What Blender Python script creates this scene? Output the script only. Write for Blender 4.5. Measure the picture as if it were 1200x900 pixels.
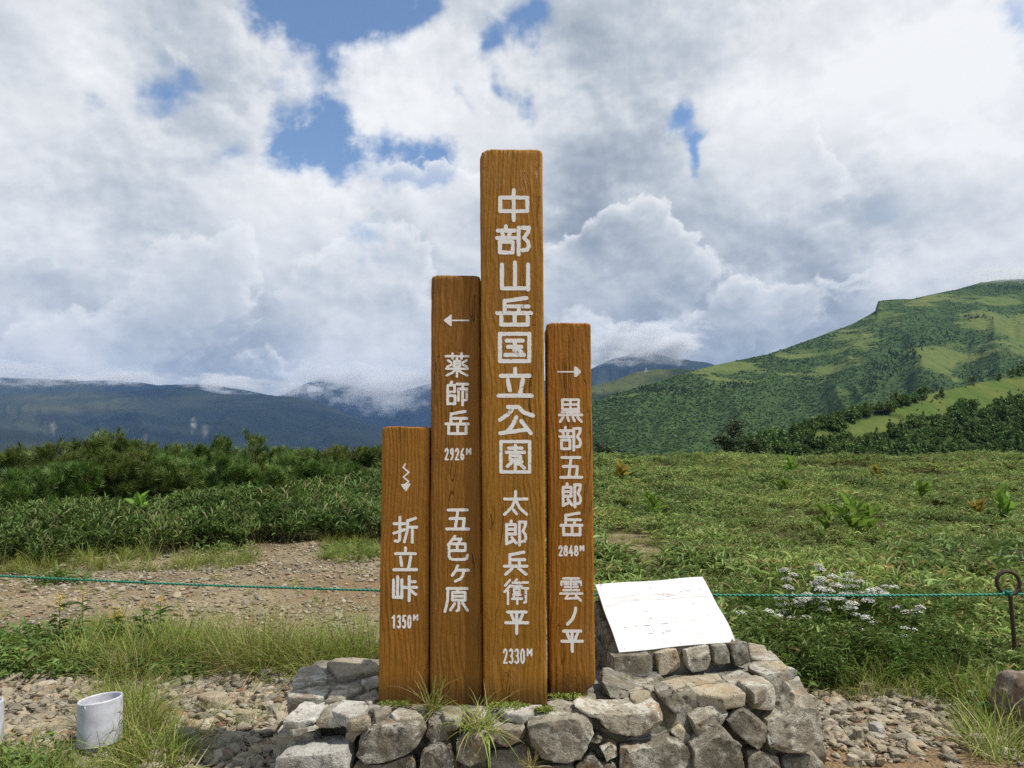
import bpy, bmesh, math, random
import numpy as np
from mathutils import Vector, Matrix, noise

for _o in list(bpy.data.objects):
    bpy.data.objects.remove(_o)
SC = bpy.context.scene
COL = SC.collection
random.seed(7)
RNG = np.random.default_rng(11)

# ---------------------------------------------------------------- camera
F = 832.0                      # focal length in pixels of a 1200 px wide frame
EYE = Vector((0.0, 0.0, 1.5))
PITCH = math.atan(75.0 / F)
cam_d = bpy.data.cameras.new('camera')
cam = bpy.data.objects.new('camera', cam_d)
COL.objects.link(cam)
cam.location = EYE
cam.rotation_euler = (math.pi / 2 + PITCH, 0, 0)
cam_d.sensor_width = 36
cam_d.lens = 36 * F / 1200
cam_d.clip_start = 0.05
cam_d.clip_end = 60000
SC.camera = cam
FW = Vector((0, math.cos(PITCH), math.sin(PITCH)))
UP = Vector((0, -math.sin(PITCH), math.cos(PITCH)))


def ray(px, py):
    return FW + Vector((1, 0, 0)) * ((px - 600) / F) + UP * ((450 - py) / F)


def at(px, py, Y):
    """point seen at a pixel of the photo, at distance Y along the view"""
    d = ray(px, py)
    return EYE + d * (Y / d.y)


def on_z(px, py, z):
    d = ray(px, py)
    return EYE + d * ((z - EYE.z) / d.z)


# ---------------------------------------------------------------- light
SUN_EL = math.radians(60)
SUN_DIR = Vector((0.965 * math.cos(SUN_EL), -0.26 * math.cos(SUN_EL), math.sin(SUN_EL))).normalized()
sun_d = bpy.data.lights.new('sun', 'SUN')
sun_d.energy = 5.0
sun_d.angle = math.radians(0.5)
sun_d.color = (1.0, 0.95, 0.87)
sun = bpy.data.objects.new('sun', sun_d)
COL.objects.link(sun)
sun.location = (20, -10, 40)
sun.rotation_euler = (-SUN_DIR).to_track_quat('-Z', 'Y').to_euler()

SC.view_settings.view_transform = 'Standard'
SC.view_settings.look = 'None'
SC.view_settings.gamma = 1
SC.view_settings.exposure = 0.0
SC.view_settings.use_curve_mapping = False
SC.render.engine = 'CYCLES'
cy = SC.cycles
cy.max_bounces = 6
cy.use_adaptive_sampling = False
cy.diffuse_bounces = 2
cy.glossy_bounces = 2
cy.transmission_bounces = 3
cy.transparent_max_bounces = 6
cy.volume_bounces = 2
cy.sample_clamp_indirect = 3.0
cy.use_denoising = False
cy.denoiser = 'OPENIMAGEDENOISE'
cy.caustics_reflective = False
cy.caustics_refractive = False


# ---------------------------------------------------------------- node helpers
class NT:
    def __init__(self, tree):
        self.t = tree
        self.n = tree.nodes
        self.l = tree.links

    def new(self, kind, **kw):
        nd = self.n.new(kind)
        for k, v in kw.items():
            setattr(nd, k, v)
        return nd

    def put(self, sock, v):
        if v is None:
            return
        if isinstance(v, bpy.types.NodeSocket):
            self.l.new(v, sock)
        else:
            if isinstance(v, (tuple, list)) and len(v) == 3 and sock.type == 'RGBA':
                v = (*v, 1)
            sock.default_value = v

    def math(self, op, a, b=None, c=None, clamp=False):
        nd = self.new('ShaderNodeMath', operation=op, use_clamp=clamp)
        for i, v in enumerate((a, b, c)):
            self.put(nd.inputs[i], v)
        return nd.outputs[0]

    def vec(self, op, a, b=None, scale=None):
        nd = self.new('ShaderNodeVectorMath', operation=op)
        self.put(nd.inputs[0], a)
        if b is not None:
            self.put(nd.inputs[1], b)
        if scale is not None:
            self.put(nd.inputs['Scale'], scale)
        return nd.outputs['Value'] if op in ('DISTANCE', 'LENGTH', 'DOT_PRODUCT') else nd.outputs[0]

    def mapr(self, v, a, b, c=0.0, d=1.0, mode='SMOOTHSTEP'):
        nd = self.new('ShaderNodeMapRange', interpolation_type=mode)
        nd.clamp = True if mode == 'LINEAR' else nd.clamp
        for i, x in enumerate((v, a, b, c, d)):
            self.put(nd.inputs[i], x)
        return nd.outputs[0]

    def noise(self, v, scale, detail=4, rough=0.55, color=False, lac=2.0, dist=0.0):
        nd = self.new('ShaderNodeTexNoise')
        self.put(nd.inputs['Vector'], v)
        nd.inputs['Scale'].default_value = scale
        nd.inputs['Detail'].default_value = detail
        nd.inputs['Roughness'].default_value = rough
        nd.inputs['Lacunarity'].default_value = lac
        nd.inputs['Distortion'].default_value = dist
        return nd.outputs['Color'] if color else nd.outputs[0]

    def voro(self, v, scale, feature='F1', rnd=1.0, out='Distance'):
        nd = self.new('ShaderNodeTexVoronoi', feature=feature)
        self.put(nd.inputs['Vector'], v)
        nd.inputs['Scale'].default_value = scale
        nd.inputs['Randomness'].default_value = rnd
        return nd.outputs[out]

    def mix(self, fac, a, b, mode='MIX'):
        nd = self.new('ShaderNodeMix', data_type='RGBA', blend_type=mode)
        self.put(nd.inputs['Factor'], fac)
        self.put(nd.inputs['A'] if False else nd.inputs[6], a)
        self.put(nd.inputs[7], b)
        return nd.outputs[2]

    def sep(self, v):
        nd = self.new('ShaderNodeSeparateXYZ')
        self.put(nd.inputs[0], v)
        return nd.outputs

    def comb(self, x, y, z):
        nd = self.new('ShaderNodeCombineXYZ')
        for i, v in enumerate((x, y, z)):
            self.put(nd.inputs[i], v)
        return nd.outputs[0]

    def bump(self, h, strength, dist, normal=None):
        nd = self.new('ShaderNodeBump')
        self.put(nd.inputs['Height'], h)
        nd.inputs['Strength'].default_value = strength
        nd.inputs['Distance'].default_value = dist
        if normal is not None:
            self.put(nd.inputs['Normal'], normal)
        return nd.outputs[0]


def material(name):
    m = bpy.data.materials.new(name)
    m.use_nodes = True
    m.node_tree.nodes.clear()
    return m, NT(m.node_tree)


def finish(m, nt, color, rough=0.7, normal=None, spec=0.3, translucent=0.0, metal=0.0, tcol=None):
    p = nt.new('ShaderNodeBsdfPrincipled')
    nt.put(p.inputs['Base Color'], color)
    nt.put(p.inputs['Roughness'], rough)
    nt.put(p.inputs['Metallic'], metal)
    p.inputs['Specular IOR Level'].default_value = spec
    if normal is not None:
        nt.put(p.inputs['Normal'], normal)
    sh = p.outputs[0]
    if translucent:
        t = nt.new('ShaderNodeBsdfTranslucent')
        nt.put(t.inputs[0], tcol if tcol is not None else color)
        mx = nt.new('ShaderNodeMixShader')
        mx.inputs[0].default_value = translucent
        nt.l.new(sh, mx.inputs[1])
        nt.l.new(t.outputs[0], mx.inputs[2])
        sh = mx.outputs[0]
    o = nt.new('ShaderNodeOutputMaterial')
    nt.l.new(sh, o.inputs[0])
    return m


# ---------------------------------------------------------------- sky
SKY_STRENGTH = 0.15
world = bpy.data.worlds.new('World')
SC.world = world
world.use_nodes = True
world.node_tree.nodes.clear()
W = NT(world.node_tree)


sky = W.new('ShaderNodeTexSky', sky_type='NISHITA')
sky.sun_disc = False
sky.sun_elevation = SUN_EL
sky.sun_rotation = math.atan2(SUN_DIR.x, SUN_DIR.y)
sky.altitude = 1500
sky.air_density = 1.3
sky.dust_density = 0.0
sky.ozone_density = 3.0
bg = W.new('ShaderNodeBackground')
W.put(bg.inputs[0], sky.outputs[0])
bg.inputs[1].default_value = SKY_STRENGTH
wo = W.new('ShaderNodeOutputWorld')
W.l.new(bg.outputs[0], wo.inputs[0])
world.cycles.sampling_method = 'NONE'


# ---------------------------------------------------------------- object helpers
def tag(o, label=None, cat=None, group=None, kind=None):
    if label:
        o['label'] = label
    if cat:
        o['category'] = cat
    if group:
        o['group'] = group
    if kind:
        o['kind'] = kind
    return o


def empty(name, loc, label, cat, group=None):
    o = bpy.data.objects.new(name, None)
    COL.objects.link(o)
    o.location = loc
    o.empty_display_size = 0.1
    return tag(o, label, cat, group)


def link(name, me, mat=None, parent=None):
    """link a new mesh whose vertices are in world space; below a thing it becomes local to it"""
    o = bpy.data.objects.new(name, me)
    COL.objects.link(o)
    if mat is not None and not me.materials:
        me.materials.append(mat)
    if parent is not None:
        loc = Vector(parent.location)
        q = parent.parent
        while q is not None:
            loc += Vector(q.location)
            q = q.parent
        me.transform(Matrix.Translation(-loc))
        o.parent = parent
    return o


def rebase(o):
    """origin of a one-mesh thing at the middle of its base"""
    n = len(o.data.vertices)
    a = np.empty(n * 3, np.float32)
    o.data.vertices.foreach_get('co', a)
    a = a.reshape(-1, 3)
    lo, hi = a.min(0), a.max(0)
    p = Vector(((lo[0] + hi[0]) / 2, (lo[1] + hi[1]) / 2, lo[2]))
    o.data.transform(Matrix.Translation(-p))
    o.location = p
    return o


def dup(root, loc, rotz=0.0, scale=1.0, label=None):
    """a copy of a thing, with copies of its parts and sub-parts"""
    r = root.copy()
    COL.objects.link(r)
    r.location = loc
    r.rotation_euler = (0, 0, rotz)
    r.scale = (scale, scale, scale)
    if label:
        r['label'] = label
    for ch in list(root.children):
        c = ch.copy()
        COL.objects.link(c)
        c.parent = r
        for g in list(ch.children):
            d = g.copy()
            COL.objects.link(d)
            d.parent = c
    return r


def mesh_np(name, V, Fc, tint=None, smooth=False):
    V = np.ascontiguousarray(V, dtype=np.float32)
    Fc = np.ascontiguousarray(Fc, dtype=np.int32)
    me = bpy.data.meshes.new(name)
    n, k = Fc.shape
    me.vertices.add(len(V))
    me.vertices.foreach_set('co', V.ravel())
    me.loops.add(n * k)
    me.loops.foreach_set('vertex_index', Fc.ravel())
    me.polygons.add(n)
    me.polygons.foreach_set('loop_start', np.arange(0, n * k, k, dtype=np.int32))
    me.update(calc_edges=True)
    if tint is not None:
        a = me.attributes.new('tint', 'FLOAT_COLOR', 'POINT')
        c = np.ones((len(V), 4), dtype=np.float32)
        c[:, :tint.shape[1]] = tint
        a.data.foreach_set('color', c.ravel())
    if smooth:
        me.polygons.foreach_set('use_smooth', np.ones(n, dtype=bool))
    return me


def from_bm(name, bm, smooth=False):
    me = bpy.data.meshes.new(name)
    bm.to_mesh(me)
    bm.free()
    if smooth:
        me.polygons.foreach_set('use_smooth', np.ones(len(me.polygons), dtype=bool))
    return me


def bake(tv, tf, R, T, tint=None):
    """copies of a small template as one vertex and face array"""
    N, n = len(T), len(tv)
    V = np.einsum('nij,kj->nki', R, tv) + T[:, None, :]
    Fc = tf[None] + (np.arange(N) * n)[:, None, None]
    tt = None if tint is None else np.repeat(tint, n, axis=0)
    return V.reshape(-1, 3), Fc.reshape(-1, tf.shape[1]), tt


def unit(a):
    return a / np.maximum(np.linalg.norm(a, axis=-1, keepdims=True), 1e-9)


def frames(d, roll=None, up=(0, 0, 1)):
    """matrices whose Y axis is d and whose Z axis is as near to up as it can be, then rolled"""
    d = unit(d)
    u = np.broadcast_to(np.array(up, float), d.shape) + 1e-3
    x = unit(np.cross(d, u))
    z = np.cross(x, d)
    if roll is not None:
        c, s = np.cos(roll)[:, None], np.sin(roll)[:, None]
        x, z = x * c + z * s, z * c - x * s
    return np.stack([x, d, z], axis=-1)


_perm = np.random.default_rng(5).random((256, 256))


def vnoise(x, y, s=0):
    x = np.asarray(x, float) + s * 17.3
    y = np.asarray(y, float) + s * 9.1
    xi, yi = np.floor(x).astype(int), np.floor(y).astype(int)
    fx, fy = x - xi, y - yi
    fx, fy = fx * fx * (3 - 2 * fx), fy * fy * (3 - 2 * fy)
    a = _perm[xi & 255, yi & 255]
    b = _perm[(xi + 1) & 255, yi & 255]
    c = _perm[xi & 255, (yi + 1) & 255]
    d = _perm[(xi + 1) & 255, (yi + 1) & 255]
    return (a * (1 - fx) + b * fx) * (1 - fy) + (c * (1 - fx) + d * fx) * fy


def fbm(x, y, o=4, s=0, g=0.5):
    t, a, w = 0, 1, 0
    for i in range(o):
        t = t + a * vnoise(np.asarray(x) * 2 ** i, np.asarray(y) * 2 ** i, s + i)
        w += a
        a *= g
    return t / w - 0.5


def sst(a, b, x):
    t = np.clip((np.asarray(x, float) - a) / (b - a), 0, 1)
    return t * t * (3 - 2 * t)


def tube(path, rad, n=8, cap=True):
    """vertices and quads of a tube along points, with a radius per point"""
    P = np.array([tuple(p) for p in path], float)
    rad = np.broadcast_to(np.array(rad, float), (len(P),))
    Tn = unit(np.gradient(P, axis=0))
    ref = np.array([0.31, 0.17, 0.93])
    X = unit(np.cross(Tn, ref))
    Z = np.cross(X, Tn)
    a = np.linspace(0, 2 * math.pi, n, endpoint=False)
    V = P[:, None] + rad[:, None, None] * (X[:, None] * np.cos(a)[None, :, None] + Z[:, None] * np.sin(a)[None, :, None])
    Fc = []
    m = len(P)
    for i in range(m - 1):
        for j in range(n):
            k = (j + 1) % n
            Fc.append((i * n + j, i * n + k, (i + 1) * n + k, (i + 1) * n + j))
    return V.reshape(-1, 3), np.array(Fc)


def join(parts):
    V, Fc, off = [], [], 0
    for v, f in parts:
        V.append(v)
        Fc.append(f + off)
        off += len(v)
    return np.concatenate(V), np.concatenate(Fc)


def smooth_path(pts, n=60):
    P = np.array([tuple(p) for p in pts], float)
    t = np.concatenate([[0], np.cumsum(np.linalg.norm(np.diff(P, axis=0), axis=1))])
    u = np.linspace(0, t[-1], n)
    out = np.empty((n, 3))
    # Catmull-Rom
    Pe = np.concatenate([[2 * P[0] - P[1]], P, [2 * P[-1] - P[-2]]])
    for i, x in enumerate(u):
        k = min(np.searchsorted(t, x, side='right') - 1, len(P) - 2)
        s = (x - t[k]) / max(t[k + 1] - t[k], 1e-9)
        p0, p1, p2, p3 = Pe[k], Pe[k + 1], Pe[k + 2], Pe[k + 3]
        out[i] = 0.5 * ((2 * p1) + (-p0 + p2) * s + (2 * p0 - 5 * p1 + 4 * p2 - p3) * s * s + (-p0 + 3 * p1 - 3 * p2 + p3) * s ** 3)
    return out


# ---------------------------------------------------------------- materials
def tint_of(nt):
    a = nt.new('ShaderNodeAttribute', attribute_name='tint')
    return nt.sep(a.outputs['Vector'])


def leaf_material(name, base, pale, dry, rough=0.5, transl=0.3, var=0.5, spec=0.35, patch=0.0):
    """tint.x lightens, tint.y moves towards the pale colour, tint.z towards the dry one"""
    m, nt = material(name)
    t = tint_of(nt)
    oi = nt.new('ShaderNodeObjectInfo')
    c = nt.mix(t[1], base, pale)
    c = nt.mix(t[2], c, dry)
    f = nt.math('MULTIPLY', nt.math('ADD', 1 - var * 0.5, nt.math('MULTIPLY', t[0], var)),
                nt.math('ADD', 0.82, nt.math('MULTIPLY', oi.outputs['Random'], 0.36)))
    c = nt.mix(1.0, c, nt.comb(f, f, f), 'MULTIPLY')
    if patch:
        pn = nt.noise(oi.outputs['Location'], 0.42, 3, 0.6)
        pk = nt.mapr(pn, 0.34, 0.66, 1 - patch, 1 + patch, 'LINEAR')
        c = nt.mix(1.0, c, nt.comb(nt.math('MULTIPLY', pk, nt.mapr(pn, 0.34, 0.66, 0.94, 1.12, 'LINEAR')), pk, pk), 'MULTIPLY')
    hs = nt.new('ShaderNodeHueSaturation')
    nt.put(hs.inputs['Hue'], nt.math('ADD', 0.485, nt.math('MULTIPLY', oi.outputs['Random'], 0.03)))
    nt.put(hs.inputs['Color'], c)
    return finish(m, nt, hs.outputs[0], rough, None, spec, transl)


M = {}
M['sasa'] = leaf_material('bamboo_grass_leaf', (0.138, 0.222, 0.040), (0.40, 0.46, 0.19), (0.38, 0.28, 0.13), var=0.9, spec=0.2, patch=0.32)
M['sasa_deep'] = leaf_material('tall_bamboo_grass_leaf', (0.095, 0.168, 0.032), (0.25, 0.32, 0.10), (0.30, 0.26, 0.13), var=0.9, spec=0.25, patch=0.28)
M['grass'] = leaf_material('grass_blade', (0.150, 0.220, 0.028), (0.33, 0.37, 0.07), (0.38, 0.29, 0.13), var=0.8, transl=0.35)
M['forb'] = leaf_material('broad_leaf', (0.090, 0.155, 0.028), (0.18, 0.25, 0.05), (0.32, 0.20, 0.05), var=0.6, transl=0.35)
M['broad'] = leaf_material('hellebore_leaf', (0.150, 0.255, 0.035), (0.24, 0.33, 0.06), (0.42, 0.21, 0.04), var=0.5, transl=0.4, spec=0.2)
M['pine'] = leaf_material('pine_needles', (0.060, 0.108, 0.018), (0.14, 0.19, 0.030), (0.14, 0.085, 0.025), var=0.9, transl=0.12)
M['tree'] = leaf_material('tree_foliage', (0.036, 0.062, 0.018), (0.07, 0.10, 0.024), (0.12, 0.09, 0.03), var=0.9, transl=0.15)
M['forest'] = leaf_material('forest_foliage', (0.070, 0.112, 0.034), (0.10, 0.15, 0.04), (0.045, 0.08, 0.028), var=0.9, transl=0.1, spec=0.1)
M['scrub'] = leaf_material('scrub_foliage', (0.095, 0.158, 0.046), (0.15, 0.205, 0.052), (0.06, 0.10, 0.032), var=0.7, transl=0.15, spec=0.1)
M['near_wood'] = leaf_material('near_wood_foliage', (0.100, 0.160, 0.038), (0.165, 0.23, 0.05), (0.055, 0.095, 0.028), var=0.9, transl=0.15, spec=0.1)
M['flower'] = leaf_material('white_petals', (0.82, 0.81, 0.73), (0.86, 0.84, 0.74), (0.45, 0.40, 0.20), var=0.12, transl=0.12)
M['yellow'] = leaf_material('yellow_petals', (0.62, 0.43, 0.03), (0.7, 0.5, 0.05), (0.4, 0.3, 0.1), var=0.3)


def bark():
    m, nt = material('bark')
    g = nt.new('ShaderNodeTexCoord').outputs['Object']
    n = nt.noise(g, 14, 5, 0.6)
    c = nt.mix(n, (0.05, 0.036, 0.026), (0.20, 0.165, 0.13))
    return finish(m, nt, c, 0.9, nt.bump(n, 0.6, 0.02), 0.1)


M['bark'] = bark()


def rock_material(name, a, b, lichen=0.5, stain=0.35, scale=1.0, moss=0.0, lich_col=(0.50, 0.48, 0.41)):
    m, nt = material(name)
    tcn = nt.new('ShaderNodeTexCoord')
    g = tcn.outputs['Object']
    oi = nt.new('ShaderNodeObjectInfo')
    g = nt.vec('ADD', g, nt.comb(nt.math('MULTIPLY', oi.outputs['Random'], 13.0), 0.0, nt.math('MULTIPLY', oi.outputs['Random'], 7.0)))
    n1 = nt.noise(g, 5 * scale, 6, 0.6)
    n2 = nt.noise(g, 38 * scale, 5, 0.7)
    n3 = nt.noise(g, 160 * scale, 3, 0.7)
    c = nt.mix(nt.mapr(n1, 0.32, 0.68), a, b)
    # rusty stains of their own shape
    st = nt.math('MULTIPLY', nt.mapr(nt.noise(nt.vec('ADD', g, (4.1, 2.2, 7.7)), 6.5 * scale, 5, 0.65), 0.54, 0.68), stain)
    c = nt.mix(st, c, (0.30, 0.155, 0.055))
    # pale crusts of lichen
    lm = nt.math('MULTIPLY', nt.mapr(nt.noise(nt.vec('ADD', g, (9.3, 5.2, 1.7)), 11 * scale, 8, 0.72), 0.47, 0.60), lichen)
    c = nt.mix(lm, c, lich_col)
    # dark specks and crevice-like blotches of black lichen
    dk = nt.math('MULTIPLY', nt.mapr(nt.noise(nt.vec('ADD', g, (2.3, 8.2, 3.7)), 26 * scale, 6, 0.75), 0.55, 0.66), 0.75)
    c = nt.mix(dk, c, (0.045, 0.042, 0.036))
    sp = nt.mapr(n3, 0.36, 0.7, 0.72, 1.22, 'LINEAR')
    c = nt.mix(1.0, c, nt.comb(sp, sp, sp), 'MULTIPLY')
    v = nt.math('ADD', 0.80, nt.math('MULTIPLY', oi.outputs['Random'], 0.4))
    c = nt.mix(1.0, c, nt.comb(v, v, v), 'MULTIPLY')
    if moss:
        mm = nt.math('MULTIPLY', nt.mapr(nt.noise(nt.vec('ADD', g, (1.3, 3.2, 9.7)), 7 * scale, 5, 0.7), 0.5, 0.6), moss)
        c = nt.mix(mm, c, (0.075, 0.085, 0.018))
    h = nt.math('ADD', nt.math('ADD', n2, nt.math('MULTIPLY', n1, 1.5)), nt.math('MULTIPLY', n3, 0.35))
    return finish(m, nt, c, 0.92, nt.bump(h, 0.75, 0.012 / scale), 0.15)


M['stone'] = rock_material('grey_stone', (0.19, 0.168, 0.122), (0.35, 0.31, 0.235), 0.7, 0.5, lich_col=(0.54, 0.52, 0.44))
M['stone_dark'] = rock_material('dark_lichened_stone', (0.13, 0.115, 0.083), (0.25, 0.22, 0.165), 0.62, 0.55, lich_col=(0.46, 0.44, 0.37))
M['stone_pale'] = rock_material('pale_lichened_stone', (0.34, 0.32, 0.27), (0.50, 0.48, 0.42), 0.6, 0.25, lich_col=(0.60, 0.58, 0.52))
M['stone_tan'] = rock_material('tan_sandstone', (0.30, 0.25, 0.165), (0.42, 0.36, 0.25), 0.35, 0.55)
M['boulder'] = rock_material('brown_boulder', (0.15, 0.108, 0.072), (0.25, 0.19, 0.135), 0.3, 0.3)
M['mortar'] = rock_material('old_mortar', (0.12, 0.11, 0.09), (0.22, 0.20, 0.165), 0.3, 0.25, 1.3, 0.6)


def gravel_material():
    m, nt = material('gravel_stone')
    g = nt.new('ShaderNodeTexCoord').outputs['Object']
    oi = nt.new('ShaderNodeObjectInfo')
    r = nt.new('ShaderNodeValToRGB')
    els = r.color_ramp.elements
    els[0].color = (0.21, 0.185, 0.14, 1)
    els[1].position = 1.0
    els[1].color = (0.55, 0.49, 0.37, 1)
    for p, c in ((0.25, (0.30, 0.265, 0.195)), (0.5, (0.42, 0.345, 0.225)), (0.7, (0.36, 0.325, 0.26)), (0.86, (0.46, 0.385, 0.255)), (0.92, (0.28, 0.16, 0.09))):
        x = els.new(p)
        x.color = (*c, 1)
    nt.put(r.inputs[0], oi.outputs['Random'])
    n = nt.noise(g, 1.3, 6, 0.7)
    f = nt.mapr(n, 0.3, 0.7, 0.65, 1.2, 'LINEAR')
    c = nt.mix(1.0, r.outputs[0], nt.comb(f, f, f), 'MULTIPLY')
    return finish(m, nt, c, 0.9, nt.bump(nt.noise(g, 6, 5, 0.7), 0.35, 0.15), 0.15)


M['gravel'] = gravel_material()


def wood_material(name, light, dark, seed, wear=0.0):
    """stained softwood: growth rings cut lengthways, raised by weathering"""
    m, nt = material(name)
    g = nt.new('ShaderNodeTexCoord').outputs['Object']
    g0 = g
    g = nt.vec('ADD', g, (seed * 3.17, seed * 1.31, seed * 2.7))
    wv = nt.vec('SUBTRACT', nt.noise(nt.vec('MULTIPLY', g, (2.2, 2.2, 0.75)), 1.6, 3, 0.5, color=True), (0.5, 0.5, 0.5))
    gd = nt.vec('ADD', g0, nt.vec('MULTIPLY', wv, (0.20, 0.16, 0.0)))
    s = nt.sep(gd)
    # ring distance from a heart line that wanders with the height
    rx = nt.math('ADD', s[0], 0.02)
    ry = nt.math('ADD', s[1], 0.10)
    rad = nt.math('SQRT', nt.math('ADD', nt.math('MULTIPLY', rx, rx), nt.math('MULTIPLY', nt.math('MULTIPLY', ry, ry), 1.0)))
    wob = nt.noise(nt.vec('MULTIPLY', g, (9, 9, 0.8)), 1.0, 3, 0.5)
    ring = nt.math('SINE', nt.math('ADD', nt.math('MULTIPLY', rad, 300.0), nt.math('MULTIPLY', wob, 9.0)))
    ring = nt.math('POWER', nt.math('ADD', nt.math('MULTIPLY', ring, 0.5), 0.5), 1.7)
    fine = nt.noise(nt.vec('MULTIPLY', g, (190, 190, 1.3)), 1.0, 3, 0.6)
    streak = nt.noise(nt.vec('MULTIPLY', gd, (46, 46, 0.45)), 1.0, 4, 0.55)
    blot = nt.noise(g, 3.2, 4, 0.6)
    f = nt.math('ADD', nt.math('MULTIPLY', ring, -0.07), nt.math('ADD', nt.math('MULTIPLY', fine, 0.42), nt.math('MULTIPLY', streak, 0.50)))
    c = nt.mix(nt.mapr(f, 0.05, 0.90), dark, light)
    b = nt.mapr(blot, 0.3, 0.7, 0.84, 1.12, 'LINEAR')
    c = nt.mix(1.0, c, nt.comb(b, b, b), 'MULTIPLY')
    # the stain has flaked off in pale streaks near the weathered top
    if wear:
        wm = nt.math('MULTIPLY', nt.mapr(nt.noise(nt.vec('MULTIPLY', g, (90, 90, 7)), 1.0, 5, 0.7), 0.56, 0.66),
                     nt.math('MULTIPLY', nt.mapr(s[2], wear - 0.34, wear - 0.06), nt.mapr(nt.noise(g, 9, 3, 0.6), 0.42, 0.58)))
        c = nt.mix(nt.math('MULTIPLY', wm, 0.8), c, (0.50, 0.46, 0.40))
    # drying cracks that follow the grain, and a damp dark foot
    ck = nt.noise(nt.vec('MULTIPLY', gd, (26, 26, 0.55)), 1.0, 2, 0.5)
    ck = nt.mapr(nt.math('ABSOLUTE', nt.math('SUBTRACT', ck, 0.5)), 0.0, 0.011, 1.0, 0.0)
    ck = nt.math('MULTIPLY', ck, nt.mapr(nt.noise(nt.vec('MULTIPLY', g, (7, 7, 1.3)), 1.0, 3, 0.6), 0.52, 0.62))
    c = nt.mix(nt.math('MULTIPLY', ck, 0.75), c, (0.045, 0.020, 0.006))
    ft = nt.math('MULTIPLY', nt.mapr(nt.math('ADD', s[2], nt.math('MULTIPLY', streak, -0.10)), 0.10, -0.04), 0.7)
    c = nt.mix(ft, c, (0.06, 0.032, 0.012))
    gy = nt.math('MULTIPLY', nt.mapr(nt.noise(nt.vec('MULTIPLY', g, (22, 22, 1.1)), 1.0, 5, 0.7), 0.55, 0.75), 0.22)
    c = nt.mix(gy, c, (0.27, 0.19, 0.11))
    h = nt.math('ADD', nt.math('MULTIPLY', ring, 0.30), nt.math('ADD', nt.math('MULTIPLY', fine, 0.7), nt.math('MULTIPLY', streak, 1.2)))
    blob = nt.noise(nt.vec('MULTIPLY', g, (60, 60, 26)), 1.0, 3, 0.6)
    h = nt.math('SUBTRACT', nt.math('ADD', h, nt.math('MULTIPLY', blob, 0.55)), nt.math('MULTIPLY', ck, 0.8))
    return finish(m, nt, c, 0.58, nt.bump(h, 0.95, 0.007), 0.2)


def letter_material():
    m, nt = material('chipped_white_paint')
    g = nt.new('ShaderNodeTexCoord').outputs['Object']
    n = nt.noise(g, 95, 6, 0.75)
    n2 = nt.noise(g, 14, 4, 0.7)
    chip = nt.mapr(nt.math('ADD', n, nt.math('MULTIPLY', n2, 0.6)), 0.90, 1.02)
    c = nt.mix(nt.noise(g, 40, 4, 0.6), (0.80, 0.78, 0.73), (0.95, 0.93, 0.88))
    c = nt.mix(chip, c, (0.22, 0.17, 0.11))
    return finish(m, nt, c, 0.6, nt.bump(n, 0.5, 0.0025), 0.3)


M['paint'] = letter_material()


def simple(name, col, rough=0.5, spec=0.4, nscale=30, namp=0.2, bump=0.2, bdist=0.002, metal=0.0, col2=None):
    m, nt = material(name)
    g = nt.new('ShaderNodeTexCoord').outputs['Object']
    n = nt.noise(g, nscale, 5, 0.65)
    if col2 is None:
        col2 = tuple(c * (1 - namp) for c in col)
    c = nt.mix(nt.mapr(n, 0.35, 0.65), col2, col)
    return finish(m, nt, c, rough, nt.bump(n, bump, bdist), spec, metal=metal)


M['plate'] = simple('white_enamel_plate', (0.60, 0.595, 0.575), 0.5, 0.3, 6, 0.09, 0.05, 0.002)
M['print_red'] = simple('faded_red_print', (0.47, 0.36, 0.33), 0.5, 0.3, 60, 0.3, col2=(0.58, 0.53, 0.50))
M['print_dark'] = simple('faded_dark_print', (0.16, 0.16, 0.22), 0.5, 0.3, 60, 0.3, col2=(0.45, 0.45, 0.50))
M['print_grey'] = simple('faded_grey_print', (0.45, 0.44, 0.46), 0.5, 0.3, 60, 0.3, col2=(0.66, 0.65, 0.65))
M['plate_edge'] = simple('dark_plate_edge', (0.10, 0.07, 0.13), 0.5)
M['pvc'] = simple('white_plastic_pipe', (0.55, 0.55, 0.585), 0.45, 0.4, 14, 0.22, 0.08, 0.002)
M['rust'] = simple('rusty_iron', (0.085, 0.05, 0.035), 0.75, 0.3, 90, 0.5, 0.5, 0.003, 0.3, (0.045, 0.03, 0.026))
M['white_paint'] = simple('white_tower_paint', (0.8, 0.8, 0.8))


def rope_material():
    m, nt = material('green_rope')
    uv = nt.new('ShaderNodeTexCoord').outputs['Object']
    s = nt.sep(uv)
    w = nt.math('SINE', nt.math('ADD', nt.math('MULTIPLY', s[0], 210.0), nt.math('ADD', nt.math('MULTIPLY', s[2], 260.0), nt.math('MULTIPLY', s[1], 120.0))))
    w = nt.math('ADD', nt.math('MULTIPLY', w, 0.5), 0.5)
    c = nt.mix(w, (0.005, 0.11, 0.07), (0.015, 0.27, 0.16))
    return finish(m, nt, c, 0.55, nt.bump(w, 0.8, 0.004), 0.4)


M['rope'] = rope_material()


# ---------------------------------------------------------------- terrain
def veg_edge(x):
    """distance from the camera at which the bamboo grass starts"""
    return np.interp(x, [-16, -7.2, -4, -2.1, -0.6, 0.3, 0.8, 1.6, 2.6, 4, 12], [9.0, 9.4, 10.4, 11.2, 11.6, 8.0, 5.3, 5.0, 4.95, 4.7, 4.5])


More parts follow.
